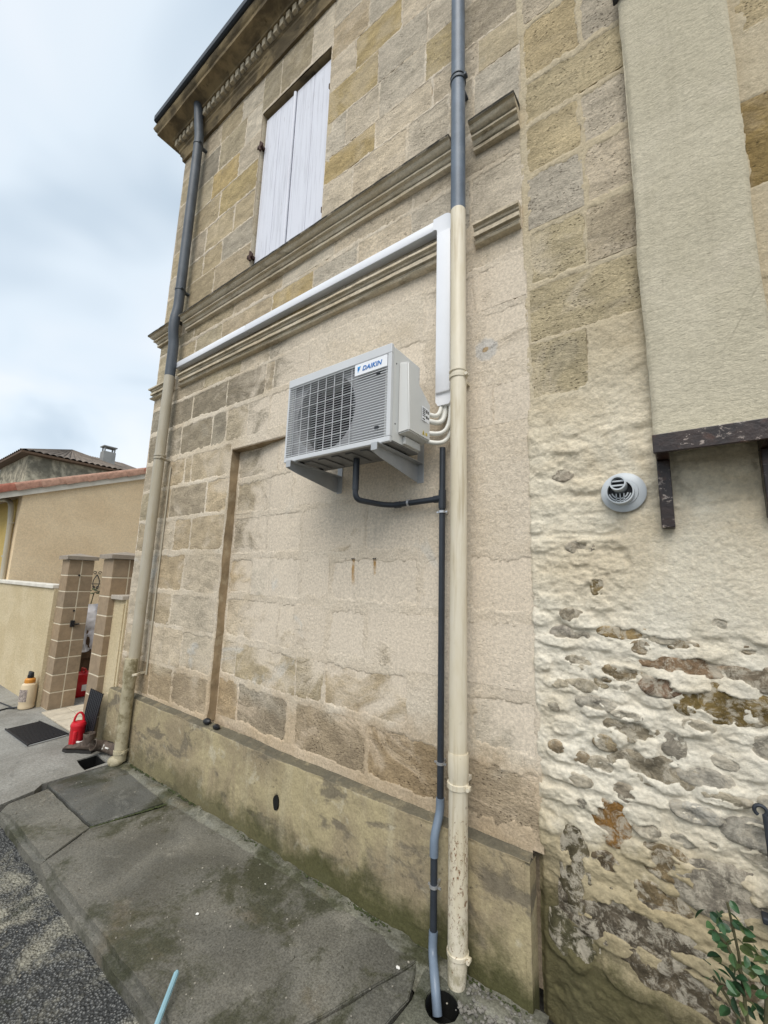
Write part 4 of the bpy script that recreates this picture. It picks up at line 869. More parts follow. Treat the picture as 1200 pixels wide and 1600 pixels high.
# front sheet with round fan opening
fcx, fcz, fr = A0+.285, (AZ0+AZ1)/2, .232
bm = bmesh.new(); es = []
for L in ([(A0+.008, AZ0+.012), (A1-.012, AZ0+.012), (A1-.012, AZ1-.012), (A0+.008, AZ1-.012)], [(fcx+fr*math.cos(2*PI*i/48), fcz+fr*math.sin(2*PI*i/48)) for i in range(48)]):
    vs = [bm.verts.new((x, AYF+.035, z)) for x, z in L]
    for a, b in zip(vs, vs[1:]+vs[:1]): es.append(bm.edges.new((a, b)))
bmesh.ops.triangle_fill(bm, edges=es, normal=(0, -1, 0)); bm.verts.index_update()
fp = MB().add([v.co for v in bm.verts], [[v.index for v in f.verts] for f in bm.faces]); bm.free()
for i in range(48): # bell mouth
    a, b = 2*PI*i/48, 2*PI*(i+1)/48
    fp.add([(fcx+fr*math.cos(q), y, fcz+fr*math.sin(q)) for q, y in ((a, AYF+.035), (b, AYF+.035), (b, AYF+.12), (a, AYF+.12))], [(0, 1, 2, 3)])
fp.build('front_panel', 'acp', ac)
MB().box(fcx+.245, A1-.0125, AYF+.026, AYF+.0345, AZ0+.013, AZ1-.013).build('blank_panel', 'acp', ac)
MB().box(A0+.012, A1-.20, AYB-.035, AYB-.014, AZ0+.015, AZ1-.016).build('coil', 'acd', ac)
MB().box(fcx+.235, fcx+.24, AYF+.04, AYB-.03, AZ0+.014, AZ1-.016).build('partition', 'acd', ac)
fan = MB().lathe([(.02, .0), (.055, .01), (.058, .07), (.02, .075)], (fcx, AYF+.15, fcz), 20, 'y')
for k in range(3):
    a0 = k*2*PI/3; nb = 8; vs = []
    for i in range(nb+1):
        a = a0+i*1.5/nb
        for r in (.05, .13, .215): vs.append((fcx+r*math.cos(a), AYF+.10+.05*i/nb, fcz+r*math.sin(a)))
    fan.add(vs, [(i*3+j, i*3+j+1, (i+1)*3+j+1, (i+1)*3+j) for i in range(nb) for j in range(2)])
fan.build('fan', 'acd', ac, True)
# grille frame and slats
gr = MB()
gr.box(A0-.004, A1+.002, AYF, AYF+.022, AZ1-.048, AZ1+.004, .004); gr.box(A0-.004, A1+.002, AYF, AYF+.022, AZ0-.006, AZ0+.022, .004)
gr.box(A0-.004, A0+.008, AYF, AYF+.022, AZ0+.0222, AZ1-.0482, .003); gr.box(A1-.022, A1+.002, AYF, AYF+.022, AZ0+.0222, AZ1-.0482, .003)
gro = gr.build('grille', 'acg', ac)
nsl = 31; z0, z1 = AZ0+.030, AZ1-.056
TH = [(0, .0018), (0, -.0018), (.004, -.0022), (.005, .0), (.004, .0020)]; TN = [(0, .0009), (0, -.0009), (.0018, -.0009), (.0018, .0009)]
xr = fcx+.245
m_thin = MB().prismx(TN, A0+.052, xr).prismx(TH, A0+.0085, A0+.0525).prismx(TH, xr-.0005, A1-.0225).mesh('slat', 'acg')
m_top = MB().prismx(TN, A0+.052, xr).prismx(TH, A0+.0085, A0+.0525).prismx(TH, xr-.0005, A1-.245).mesh('slat', 'acg')
m_bar = MB().prismx(TH, A0+.0085, A1-.0225).mesh('slat', 'acg'); m_bart = MB().prismx(TH, A0+.0085, A1-.245).mesh('slat', 'acg')
for k in range(nsl):
    z = z0+(z1-z0)*k/(nsl-1); hi_ = k > nsl-6; bar_ = k % 5 == 0
    link('slat', (m_bart if hi_ else m_bar) if bar_ else (m_top if hi_ else m_thin), gro).location = (0, AYF+.0025, z)
for k in range(8): MB().box(A0+.045+k*.065, A0+.049+k*.065, AYF+.0105, AYF+.0145, AZ0+.02, AZ1-.046).build('upright', 'acg', gro)
MB().box(A1-.243, A1-.026, AYF-.001, AYF+.012, z1-.062, z1+.004, .002).build('badge', 'plate', gro)
for z in (AZ0+.075, AZ1-.145): MB().box(A1-.095, A1-.07, AYF-.001, AYF+.008, z, z+.013, .001).build('latch', 'blackp', gro)
def text_mesh(txt, size, shear=0.0, bold=0.0):
    cu = bpy.data.curves.new('t', 'FONT'); cu.body = txt; cu.size = size; cu.shear = shear; cu.offset = bold; cu.extrude = 0.0006; cu.space_character = 1.05
    to = bpy.data.objects.new('t', cu); C.objects.link(to); bpy.context.view_layer.update()
    me = bpy.data.meshes.new_from_object(to.evaluated_get(bpy.context.evaluated_depsgraph_get())); bpy.data.objects.remove(to); return me
tm = text_mesh('DAIKIN', .037, .25, .0007); tm.materials.clear(); tm.materials.append(MT['blue']); to = link('lettering', tm, gro); to.rotation_euler = (PI/2, 0, 0); to.location = (A1-.190, AYF-.0022, z1-.042)
MB().prism([(A1-.222, z1-.012), (A1-.200, z1-.012), (A1-.220, z1-.048)], -.0005, .0).build('logo_mark', 'lblue', gro).location = (0, AYF-.0014, 0)
MB().prism([(A1-.222, z1-.0125), (A1-.206, z1-.0285), (A1-.2215, z1-.036)], -.0005, .0).build('logo_mark', 'blue', gro).location = (0, AYF-.0020, 0)
# service cover on the right side
CX0, CX1 = A1-.002, A1+.062
cv = MB(); y0, y1, y2 = AYF+.075, AYB-.09, AYB+.02
P1 = [(y0, AZ0+.055), (y2, AZ0+.055), (y2, AZ0+.285), (y1+.035, AZ0+.330), (y1, AZ0+.36), (y1, AZ1-.075), (y1-.012, AZ1-.063), (y0+.010, AZ1-.063), (y0, AZ1-.073)]
bmv = bmesh.new(); vl = [bmv.verts.new((CX0, y, z)) for y, z in P1]; f0 = bmv.faces.new(vl)
ex_ = bmesh.ops.extrude_face_region(bmv, geom=[f0]); nv = [v for v in ex_['geom'] if isinstance(v, bmesh.types.BMVert)]
cy, czc = sum(p[0] for p in P1)/len(P1), sum(p[1] for p in P1)/len(P1)
for v in nv: v.co.x = CX1-.014*sstep(AZ0+.3, AZ1-.05, v.co.z); v.co.y += (0.010 if v.co.y < cy else -.004); v.co.z += (.012 if v.co.z < czc-.1 else -.006)
bmesh.ops.recalc_face_normals(bmv, faces=bmv.faces[:])
bmesh.ops.bevel(bmv, geom=bmv.edges[:], offset=.006, segments=2, affect='EDGES'); bmv.verts.index_update()
cv.add([v.co for v in bmv.verts], [[v.index for v in f.verts] for f in bmv.faces]); bmv.free()
cov = cv.build('service_cover', 'ac', ac, True)
MB().box(CX0-.001, CX0+.004, AYB-.075, AYB-.010, AZ1-.115, AZ1-.075, .002).build('handle_recess', 'acm', ac)
MB().box(CX0, CX0+.020, AYF+.12, AYB-.01, AZ0+.012, AZ0+.053, .004).build('lower_guard', 'ac', ac)
for y, z in ((AYF+.05, AZ1-.09), (AYF+.05, AZ0+.10), (AYB-.10, AZ1-.03)): MB().lathe([(.005, 0), (.004, .002)], (0, 0, 0), 10).build('screw', 'darkiron', ac).matrix_world = Matrix.Translation((CX0+.0005, y, z)) @ Matrix.Rotation(PI/2, 4, 'Y')
sk = MB().box(CX1-.0005, CX1+.0008, AYB-.073, AYB+.002, AZ0+.165, AZ0+.245).build('instruction_sticker', 'plate', cov)
pr = MB(); r2 = random.Random(3)
for i in range(5):
    for j in range(3): pr.box(CX1+.0008, CX1+.0013, AYB-.069+j*.010, AYB-.062+j*.010+.001, AZ0+.190+i*.010, AZ0+.196+i*.010)
pr.box(CX1+.0008, CX1+.0013, AYB-.033, AYB-.02, AZ0+.215, AZ0+.235).box(CX1+.0008, CX1+.0013, AYB-.015, AYB-.004, AZ0+.215, AZ0+.232).box(CX1+.0008, CX1+.0013, AYB-.035, AYB-.016, AZ0+.185, AZ0+.2).box(CX1+.0008, CX1+.0013, AYB-.011, AYB-.003, AZ0+.185, AZ0+.198).box(CX1+.0008, CX1+.0013, AYB-.069, AYB-.045, AZ0+.172, AZ0+.178)
pr.build('print', 'ink', sk)
MB().prismx([(AYB-.070, AZ0+.085), (AYB-.045, AZ0+.085), (AYB-.0575, AZ0+.112)], CX1+.0002, CX1+.001).build('warning_triangle', 'yel', cov)
MB().prismx([(AYB-.0605, AZ0+.088), (AYB-.0545, AZ0+.088), (AYB-.0575, AZ0+.105)], CX1+.001, CX1+.0015).build('warning_mark', 'ink', cov)
MB().box(CX1+.0002, CX1+.001, AYB-.036, AYB-.018, AZ0+.088, AZ0+.104).build('caution_square', 'yel', cov)
# bracket arms
br = empty('ac_bracket', 'pair of grey steel wall bracket arms carrying the air conditioner', 'bracket')
for x in (A0+.06, A1-.085):
    MB().prismx([(AYF-.035, AZ0-.012), (AYF-.035, AZ0-.050), (AYF+.05, AZ0-.068), (-.03, AZ0-.118), (0.0, AZ0-.118), (0.0, AZ0-.012)], x, x+.004).box(x+.004, x+.040, AYF-.034, -.001, AZ0-.0142, AZ0-.0102).box(x+.004, x+.038, AYF-.036, AYF-.032, AZ0-.050, AZ0-.0144).build('arm', 'galv', br)
    MB().box(x-.002, x+.042, -.006, .012, AZ0-.125, AZ0+.17, .002).build('back_rail', 'galv', br)
    for y in (AYF+.07, AYB-.05): MB().lathe([(.018, AZ0-.010), (.016, AZ0-.001)], (x+.02, y, 0), 12).build('rubber_foot', 'blackp', br)
# refrigerant pipes
rp_ = empty('refrigerant_pipes', 'four white insulated pipes looping from the unit into the trunking', 'pipes')
for i, (zs_, ys_, xm, yt) in enumerate(((AZ0+.235, AYB+.012, .035, -.060), (AZ0+.195, AYB+.008, .050, -.035), (AZ0+.125, AYB+.010, .085, -.055), (AZ0+.075, AYB+.010, .082, -.028))):
    xe_ = tx0+.022+i*.020 if i < 2 else tx1-.014
    P0, P1, P2 = Vector((CX1-.03, ys_, zs_)), Vector((xe_+.022, yt, zs_-.055)), Vector((xe_ if i < 2 else tx1-.016, -.040, 2.72))
    Pm = Vector((xe_-.006, yt-.010, zs_-.035)); Pk = Vector((xe_+.012, yt, zs_+.015))
    ctr = [P0, Vector((CX1+.012, ys_+.006, zs_-.010)), Pm, Pk, P2]; pts_ = []
    for t in np.linspace(0, 1, 22):
        q_ = list(ctr)
        while len(q_) > 1: q_ = [a_.lerp(b_, t) for a_, b_ in zip(q_, q_[1:])]
        pts_.append(q_[0])
    MB().tube(pts_, .0125 if i != 1 else .015, 12).build('insulated_pipe', 'insul', rp_, True)
MB().tube(fillet([(CX1-.03, AYB+.01, AZ0+.215), (tx0+.01, -.06, AZ0+.19), (tx0+.05, -.04, 2.70)], .06), .006, 8).build('cable', 'insul', rp_, True)
# condensate drain
dr = empty('condensate_drain', 'thin charcoal drain pipe from the air conditioner down beside the cream pipe', 'drainpipe')
dx, dz = -1.025, 2.125; sx = -1.46
DP = [(sx, -.27, AZ0), (sx, -.27, dz+.005), (sx+.06, -.10, dz), (sx+.12, -.055, dz-.002), (dx, -.055, dz+.01)]
MB().tube(fillet(DP, .045), .0165, 14).build('branch_pipe', 'pvc', dr, True)
MB().tube([(sx, -.27, dz+.06), (sx, -.27, AZ0-.005)], .019, 14).build('socket', 'pvc', dr, True)
MB().tube([(sx+.125, -.055, dz-.002), (sx+.165, -.055, dz-.001)], .0195, 14).build('coupling', 'pvc', dr, True)
MB().tube([(dx, -.055, 2.42), (dx, -.055, .61)], .0165, 14).build('down_pipe', 'pvc', dr, True)
MB().tube([(dx, -.055, dz-.045), (dx, -.055, dz+.055)], .0205, 14).tube([(dx-.05, -.055, dz+.008), (dx, -.055, dz+.01)], .0205, 14).build('tee', 'pvc', dr, True)
MB().tube(fillet([(dx, -.055, .66), (dx, -.055, .60), (dx-.004, -.105, .51), (dx-.004, -.105, .43)], .035), .0205, 14).build('offset_bend', 'pvcl', dr, True)
MB().tube([(dx-.004, -.105, .45), (dx-.004, -.105, .09)], .0165, 14).build('lower_pipe', 'pvc', dr, True)
MB().tube(fillet([(dx-.004, -.105, .13), (dx-.002, -.115, .055), (dx+.055, -.195, .018), (dx+.085, -.228, -.06)], .05), .0200, 14).build('end_bend', 'pvcl', dr, True)
for z, y in ((2.06, -.055), (.815, -.055), (.31, -.105)):
    MB().lathe([(.0172, z-.006), (.021, z-.006), (.021, z+.006), (.0172, z+.006)], (dx-(0.004 if y < -.1 else 0), y, 0), 16).box(dx-.006, dx+.006, y+.018, -.0, z-.005, z+.005).box(dx-.032, dx-.018, y-.004, y+.004, z-.004, z+.004).box(dx+.018, dx+.032, y-.004, y+.004, z-.004, z+.004).build('pipe_clip', 'clip', dr)
MB().lathe([(.0172, -.006), (.021, -.006), (.021, .006), (.0172, .006)], (0, 0, 0), 16).build('pipe_clip', 'clip', dr).matrix_world = Matrix.Translation((-1.24, -.055, dz+.004)) @ Matrix.Rotation(PI/2, 4, 'Y')
# rust weeps under two old fixings and a filler daub: thin real deposits on the wall
for k, (x, z, h) in enumerate(((-1.68, 1.815, .15), (-1.51, 1.815, .09))):
    p = MB()
    for q in (-.007, .007): p.lathe([(.004, 0), (.004, .006)], (x+q, -float(base_house(x, z))-.004, z), 8, 'y')
    tag(p.build('screw_plug', 'ink', None), ('left' if k == 0 else 'right')+' of two old screw holes with a rust streak on the wall', 'screw hole', 'rusty screw holes')

# ================================================================== GATE, GARDEN WALLS, YELLOW HOUSE
bcol = lambda: (*jit((0.29, 0.215, 0.14), .09), 1)
def pillar(label, x0, x1, y0, y1, hgt, n):
    p = empty('gate_pillar', label, 'pillar', 'brown block gate pillars')
    MB().box(x0+.003, x1-.003, y0+.003, y1-.003, 0, hgt-.004).build('mortar_core', 'pmortar', p)
    hh = hgt/n; ym = (y0+y1)/2
    me = [MB().box(x0, x1, a, b, .006, hh-.006, .004).mesh('block', 'block') for a, b in ((y0, ym-.005), (ym+.005, y1))]
    for k in range(n):
        for q in me: link('block', q, p, bcol()).location = (rnd.uniform(-.0015, .0015), 0, k*hh)
    cx_, cy_ = (x0+x1)/2, (y0+y1)/2
    cap = MB(); e = .035
    cap.add([(x0-e, y0-e, hgt), (x1+e, y0-e, hgt), (x1+e, y1+e, hgt), (x0-e, y1+e, hgt), (x0-e, y0-e, hgt+.045), (x1+e, y0-e, hgt+.045), (x1+e, y1+e, hgt+.045), (x0-e, y1+e, hgt+.045), (cx_, cy_, hgt+.085)], [(0, 3, 2, 1), (0, 1, 5, 4), (1, 2, 6, 5), (2, 3, 7, 6), (3, 0, 4, 7), (4, 5, 8), (5, 6, 8), (6, 7, 8), (7, 4, 8)])
    cap.build('cap_stone', 'block', p, False, (.30, .255, .205, 1)); return p
pA = pillar('brown block gate pillar with a black latch, left of the gateway', -6.62, -6.37, -.06, .22, 1.83, 9)
MB().box(-6.372, -6.355, .045, .09, .98, 1.06, .003).box(-6.357, -6.345, .06, .14, 1.005, 1.02).build('latch', 'blackp', pA)
for z in (1.63, 1.18): MB().lathe([(.012, 0), (.012, .01)], (0, 0, 0), 10).build('hinge_pin', 'blackp', pA).matrix_world = Matrix.Translation((-6.37, .065, z)) @ Matrix.Rotation(PI/2, 4, 'Y')
pB = pillar('brown block gate pillar against the low wall by the house corner', -5.26, -5.0, -.08, .25, 1.83, 9)
gw = empty('garden_wall', 'cream rendered garden wall with a white coping left of the gateway', 'wall')
MB().box(-11.5, -6.622, -.10, .04, -.02, 1.45).build('wall', 'yellow', gw); MB().box(-11.5, -6.625, -.125, .065, 1.45, 1.50, .008).build('coping', 'white', gw)
lw = empty('low_wall', 'short cream rendered wall joining the pillar to the house corner', 'wall')
MB().box(-4.998, -4.70, -.02, .14, -.02, 1.40).build('wall', 'yellow', lw); MB().box(-5.03, -4.72, -.06, .17, 1.40, 1.445, .006).build('coping', 'block', lw, False, (.42, .37, .31, 1))
MB().box(-4.80, -4.735, -.032, -.02, .50, 1.36, .004).build('meter_cover', 'yellow', lw); MB().box(-4.84, -4.70, -.05, -.02, .44, .475, .004).build('ledge', 'yellow', lw)
# yellow house
yh = empty('yellow_house', 'low cream yellow house with terracotta verge tiles beyond the gate', 'house')
GX, GY0, GS = -9.5, 0.045, 0.373
zt = lambda y: 3.14+GS*(y-GY0)
MB().prismx([(GY0, -.02), (7.0, -.02), (7.0, zt(7.0)-.10), (GY0, zt(GY0)-.10)], GX-9, GX).build('wall', 'gable', yh)
MB().box(GX-9, GX-.24, GY0-.012, GY0-.001, -.02, 2.95).build('front_wall', 'ochre', yh)
MB().prismx([(-.40, zt(-.40)-.15), (7.0, zt(7)-.15), (7.0, zt(7)-.02), (-.40, zt(-.40)-.02)], GX-.01, GX+.05).build('verge_board', 'white', yh)
MB().prismx([(-.40, zt(-.40)-.10), (7.0, zt(7)-.10), (7.0, zt(7)+.0), (-.40, zt(-.40)+.0)], GX-9, GX-.012).build('roof', 'fartile', yh)
n = 26
tmsh = []
for k in range(3):
    t = MB()
    pts = [(-.01, .065*1.0)]; a_ = np.linspace(PI, 0, 9)
    prof = [(.075*math.cos(a), .055+.05*math.sin(a)) for a in a_]; outer = [(-.10, .0)]+[(-.10, .055)]+prof[1:-1]+[(.08, .055), (.08, -.045)]
    L = .40; vs = []; m_ = len(outer)
    for y, s_ in ((0, 1.05), (L, .94)):
        for (x, z) in outer: vs.append((x*s_, y, z*s_))
    fs = [(i, i+1, m_+i+1, m_+i) for i in range(m_-1)]+[tuple(range(m_)), tuple(range(m_, 2*m_))]
    tmsh.append(t.add(vs, fs).mesh('verge_tile', 'tile', True))
y = -.42
for k in range(15):
    c = rnd.choice([(.36, .20, .145), (.40, .24, .175), (.33, .13, .09), (.41, .27, .20)])
    o = link('verge_tile', tmsh[k % 3], yh, (*c, 1)); o.location = (GX+.0, y, zt(y)-.005); o.rotation_euler = (math.atan(GS)+.035, 0, rnd.uniform(-.01, .01)); y += .345
MB().tube(fillet([(-10.7, -.06, 3.0), (-10.0, -.05, 2.94), (-9.76, -.04, 2.86), (-9.70, -.02, 2.5), (-9.66, -.0, 1.47)], .12), .04, 12).build('rain_pipe', 'cream2', yh, True)
for z in (2.5, 1.9): MB().lathe([(.044, z-.015), (.048, z-.015), (.048, z+.015), (.044, z+.015)], (-9.70+.005*(2.5-z), -.012, 0), 12).build('pipe_clip', 'cream2', yh)
orn = MB()
for s_ in (-1, 1):
    orn.tube([(GX+.03, 1.375+s_*(.05*math.sin(t*PI)+.012*t), 1.62-.30*t) for t in np.linspace(0, 1, 10)], .008, 6)
    orn.tube([(GX+.03, 1.375+s_*(.045+.025*math.cos(a)), 1.66+.025*math.sin(a)) for a in np.linspace(0, 5.5, 10)], .007, 6); orn.tube([(GX+.03, 1.375+s_*(.035+.022*math.cos(a)), 1.37+.022*math.sin(a)) for a in np.linspace(0, 5.5, 10)], .007, 6)
orn.tube([(GX+.03, 1.30, 1.44), (GX+.03, 1.45, 1.44)], .007, 6)
tag(orn.build('iron_ornament', 'blackp', None, True), 'black wrought iron scroll on the yellow wall between the pillars', 'ornament')
# far buildings
fh = empty('far_house', 'old stone house with a dark hipped tile roof far behind', 'house')
fx, fy = -30.2, 4.45
MB().box(fx-6.2, fx, fy, fy+5.0, 0, 8.25).build('wall', 'farstone', fh)
def corr_roof(name, ev, ridge, mat, parent, n=18):
    # one hipped plane as corrugated strip from eave (a,b) to ridge (c,d)
    a, b = Vector(ev[0]), Vector(ev[1]); c, d = Vector(ridge[0]), Vector(ridge[1]); mb = MB(); vs = []; m_ = n*4
    nn = (b-a).cross(c-a).normalized()
    if nn.z < 0: nn = -nn
    for i in range(m_+1):
        t = i/m_; off = nn*(.09*abs(math.sin(t*n*PI))); vs += [a.lerp(b, t)+off, c.lerp(d, t)+off]
    mb.add(vs, [(2*i, 2*i+2, 2*i+3, 2*i+1) for i in range(m_)]); return mb.build(name, mat, parent)
ez, rz = 8.35, 9.55; e_ = .45
c1, c2, c3, c4 = (fx-6.2-e_, fy-e_, ez), (fx+e_, fy-e_, ez), (fx+e_, fy+5+e_, ez), (fx-6.2-e_, fy+5+e_, ez); r1, r2 = (fx-3.9, fy+2.4, rz), (fx-2.2, fy+2.6, rz)
corr_roof('roof', (c1, c2), (r1, r2), 'fartile', fh); corr_roof('roof', (c2, c3), (r2, r2), 'fartile', fh); corr_roof('roof', (c3, c4), (r2, r1), 'fartile', fh); corr_roof('roof', (c4, c1), (r1, r1), 'fartile', fh)
MB().prismz([(c1[0], c1[1]), (c2[0], c2[1]), (c3[0], c3[1]), (c4[0], c4[1])], ez-.14, ez-.02).build('eaves_board', 'wood', fh)
fh2 = empty('far_house', 'low stone house with a grey chimney behind the verge tiles', 'house')
MB().box(-42, -36, 8.6, 14.5, 0, 9.9).build('wall', 'farstone', fh2)
corr_roof('roof', ((-35.6, 8.2, 9.9), (-35.6, 14.9, 9.6)), ((-39, 9.6, 11.0), (-39, 12.6, 11.0)), 'fartile', fh2)
corr_roof('roof', ((-42.4, 8.2, 9.9), (-35.6, 8.2, 9.9)), ((-39, 9.6, 11.0), (-39, 9.6, 11.0)), 'fartile', fh2)
MB().box(-36.6, -35.9, 10.05, 10.9, 9.2, 11.0, .02).build('chimney', 'greychim', fh2)
ch = MB()
for yy in (10.1, 10.78): ch.box(-36.5, -36.4, yy, yy+.08, 11.0, 11.35); ch.box(-36.05, -35.95, yy, yy+.08, 11.0, 11.35)
ch.box(-36.65, -35.85, 10.0, 10.95, 11.35, 11.43); ch.build('chimney_cap', 'greychim', fh2)

# ================================================================== SMALL THINGS
# pressure sprayer
sp = empty('pressure_sprayer', 'cream garden pressure sprayer with orange collar by the left pillar', 'sprayer')
sx_, sy_ = -6.66, -.19
MB().lathe([(.06, 0), (.078, .012), (.082, .04), (.076, .06), (.082, .08), (.082, .24), (.074, .285), (.05, .305), (.045, .31)], (sx_, sy_, 0), 24).build('tank', 'tank', sp, True)
MB().lathe([(.05, .30), (.056, .31), (.054, .345), (.04, .36)], (sx_, sy_, 0), 20).build('collar', 'orange', sp, True)
MB().lathe([(.025, .355), (.034, .37), (.030, .40), (.012, .41)], (sx_, sy_, 0), 14).box(sx_-.055, sx_+.055, sy_-.018, sy_+.018, .385, .435, .012).build('pump_handle', 'blackp', sp, True)
lb = MB(); vs = []
for i in range(9):
    a = -PI*.62+i*PI*.5/8; vs += [(sx_+.0832*math.cos(a), sy_+.0832*math.sin(a), .095), (sx_+.0832*math.cos(a), sy_+.0832*math.sin(a), .235)]
lb.add(vs, [(2*i, 2*i+2, 2*i+3, 2*i+1) for i in range(8)]); lb.build('label_panel', simple('printed_tank_label', (.30, .25, .22), .5, 0, .6, 60), sp)
ho = MB().tube([(sx_+.06*math.cos(-2.2), sy_-.07, .02), (sx_-.12, sy_-.14, .012), (-6.75, -.42, .01), (-7.0, -.55, .01), (-7.3, -.52, .01), (-7.6, -.62, .01)], .009, 8).tube([(sx_-.05, sy_-.10, .012), (-6.9, -.30, .01), (-7.2, -.34, .01), (-7.6, -.42, .01)], .007, 8)
ho.build('hose', 'blackp', sp, True)
# black grate on the yard
gt = empty('drain_mat', 'black ribbed rubber mat lying flat on the yard concrete', 'mat')
ga = Vector((-5.92, -.54, 0)); gb = Vector((-5.95, -.24, 0)); gc = Vector((-5.28, -.17, 0)); gd = Vector((-5.23, -.52, 0))
def quadpt(u, v): return ga.lerp(gd, u).lerp(gb.lerp(gc, u), v)
fm = MB(); fr_ = [quadpt(0, 0), quadpt(1, 0), quadpt(1, 1), quadpt(0, 1)]
fm.prismz([(p.x, p.y) for p in fr_], .002, .010); fm.build('tray', 'greychim', gt)
for k in range(18):
    u0 = .03+k*.0535; q = [quadpt(u0, .03), quadpt(u0+.032, .03), quadpt(u0+.032, .97), quadpt(u0, .97)]
    MB().prismz([(p.x, p.y) for p in q], .0105, .022).build('rib', 'black', gt)
for v in (0, .97):
    q = [quadpt(0, v), quadpt(1, v), quadpt(1, v+.03), quadpt(0, v+.03)]; MB().prismz([(p.x, p.y) for p in q], .0102, .0235).build('rim', 'black', gt)
# red jug
fk = empty('red_jug', 'red plastic jug with a loop handle standing on the yard', 'jug')
jx, jy = -4.85, -.25
MB().lathe([(.045, 0), (.055, .006), (.058, .05), (.060, .06), (.060, .20), (.064, .21), (.064, .225), (.055, .245), (.035, .252)], (jx, jy, 0), 20).build('body', 'red', fk, True)
MB().tube([(jx+.013*math.cos(a), jy+.036*math.cos(a), .245+.085*math.sin(a)) for a in np.linspace(0.05, PI-.05, 12)], .010, 8).build('handle', 'red', fk, True)
MB().box(jx+.03, jx+.066, jy-.05, jy-.02, .06, .18, .008).build('grip', 'red', fk, True)
# black perforated strip leaning on the low wall
pm = empty('black_plastic_strip', 'black perforated plastic strip leaning against the low wall', 'plastic strip')
W_ = .155; rows = 26; colsn = 7
def strip_pt(u, v):  # u across, v up
    return (-4.98-.07*v+.03*math.sin(v*PI)+u*(.25+.05*v), -.17+.06*v-.02*math.sin(v*PI), .03+v*.46)
sb = MB()
for i in range(rows):
    v0 = i/rows; v1 = v0+.6/rows
    sb.add([strip_pt(0, v0), strip_pt(1, v0), strip_pt(1, v1), strip_pt(0, v1)], [(0, 1, 2, 3)]); sb.add([tuple(np.array(strip_pt(u, v))+np.array((0, .006, 0))) for u, v in ((0, v0), (1, v0), (1, v1), (0, v1))], [(0, 1, 2, 3)])
sb.build('cross_ribs', 'black', pm)
for k in range(colsn+1):
    u = k/colsn*.94; b = MB(); vs = []
    for i in range(rows+1):
        v = i/rows
        for du, dy in ((0, -.004), (.06, -.004), (.06, .008), (0, .008)): p = strip_pt(u+du, v); vs.append((p[0], p[1]+dy, p[2]))
    b.add(vs, [(i*4+q, i*4+(q+1) % 4, (i+1)*4+(q+1) % 4, (i+1)*4+q) for i in range(rows) for q in range(4)]); b.build('rail', 'black', pm)
# boots
def boot(label, loc, rz, tilt, s=1.0):
    e = empty('work_boot', label, 'boot', 'muddy work boots', loc); e.rotation_euler = (tilt, 0, rz)
    secs = [(-.02, .042, .02, .10), (.03, .045, .02, .115), (.08, .044, .02, .105), (.13, .046, .02, .075), (.19, .048, .02, .065), (.235, .040, .02, .055), (.26, .018, .022, .035)]
    mb = MB(); n_ = 12
    for (x, w_, z0_, z1_) in secs:
        for j in range(n_): a = 2*PI*j/n_; mb.v.append((x*s, w_*math.cos(a)*s, ((z0_+z1_)/2+(z1_-z0_)/2*math.sin(a))*s))
    for i in range(len(secs)-1):
        for j in range(n_): mb.f.append((i*n_+j, i*n_+(j+1) % n_, (i+1)*n_+(j+1) % n_, (i+1)*n_+j))
    mb.f.append(tuple(range(n_))); mb.f.append(tuple(range((len(secs)-1)*n_, len(secs)*n_)))
    mb.build('upper', 'boot', e, True)
    MB().lathe([(.05*s, .06*s), (.046*s, .12*s), (.05*s, .165*s), (.046*s, .17*s), (.040*s, .12*s)], (.03*s, 0, 0), 16).build('shaft', 'boot', e, True)
    MB().prismz([(-.035*s, -.035*s), (.05*s, -.042*s), (.12*s, -.036*s), (.20*s, -.050*s), (.262*s, -.025*s), (.262*s, .025*s), (.20*s, .050*s), (.12*s, .036*s), (.05*s, .042*s), (-.035*s, .035*s)], .0, .026*s).build('sole', 'sole', e)
    MB().box(.09*s, .15*s, -.006*s, .006*s, .075*s, .09*s, .002).box(.075*s, .09*s, -.02*s, .02*s, .085*s, .10*s, .002).build('laces', 'chip', e)
boot('muddy brown work boot standing with its toe towards the road', (-4.66, -.19, 0), PI+.55, 0)
boot('muddy brown work boot lying on its side near the corner downpipe', (-4.575, -.075, .045), .1+PI*.0, 1.2)
# threshold tiles
th = bpy.data.objects.new('path', None); C.objects.link(th); tag(th, kind='structure')
for i in range(5):
    for j in range(6):
        x0 = -6.30+i*.245+rnd.uniform(-.003, .003); y0 = -.13+j*.245; 
        MB().box(x0, x0+.236, y0, y0+.236, .001, .018, .003).build('paving_tile', 'tilepale', th)
# behind the gate
rc = empty('red_fuel_can', 'red plastic fuel can seen through the gateway behind the left pillar', 'can')
MB().box(-6.95, -6.72, .33, .56, .0, .30, .02).build('body', 'red', rc, True); MB().tube([(-6.9, .44, .30), (-6.9, .44, .35), (-6.78, .44, .35), (-6.78, .44, .30)], .012, 8).build('handle', 'red', rc); MB().lathe([(.035, .25), (.035, .33)], (-6.745, .52, 0), 12).build('cap', 'blackp', rc)
MB().box(-6.72, -6.715, .40, .50, .08, .16, .001).build('sticker', 'plate', rc)
X, Z = np.meshgrid(np.linspace(0, 1, 40), np.linspace(0, 1, 40)); Yt = .72+.03*np.sin(X*14+Z*4)+.02*fbm(X*4, Z*4, 5)
tp = empty('covered_board', 'board draped in crumpled white plastic sheet behind the gateway', 'board')
link('plastic_sheet', grid_mesh('plastic_sheet', -7.55+.04*np.sin(X*16+Z*5)+.03*fbm(X*5, Z*5, 6), .60+X*.5, .46+Z*.72, 'tarp'), tp)
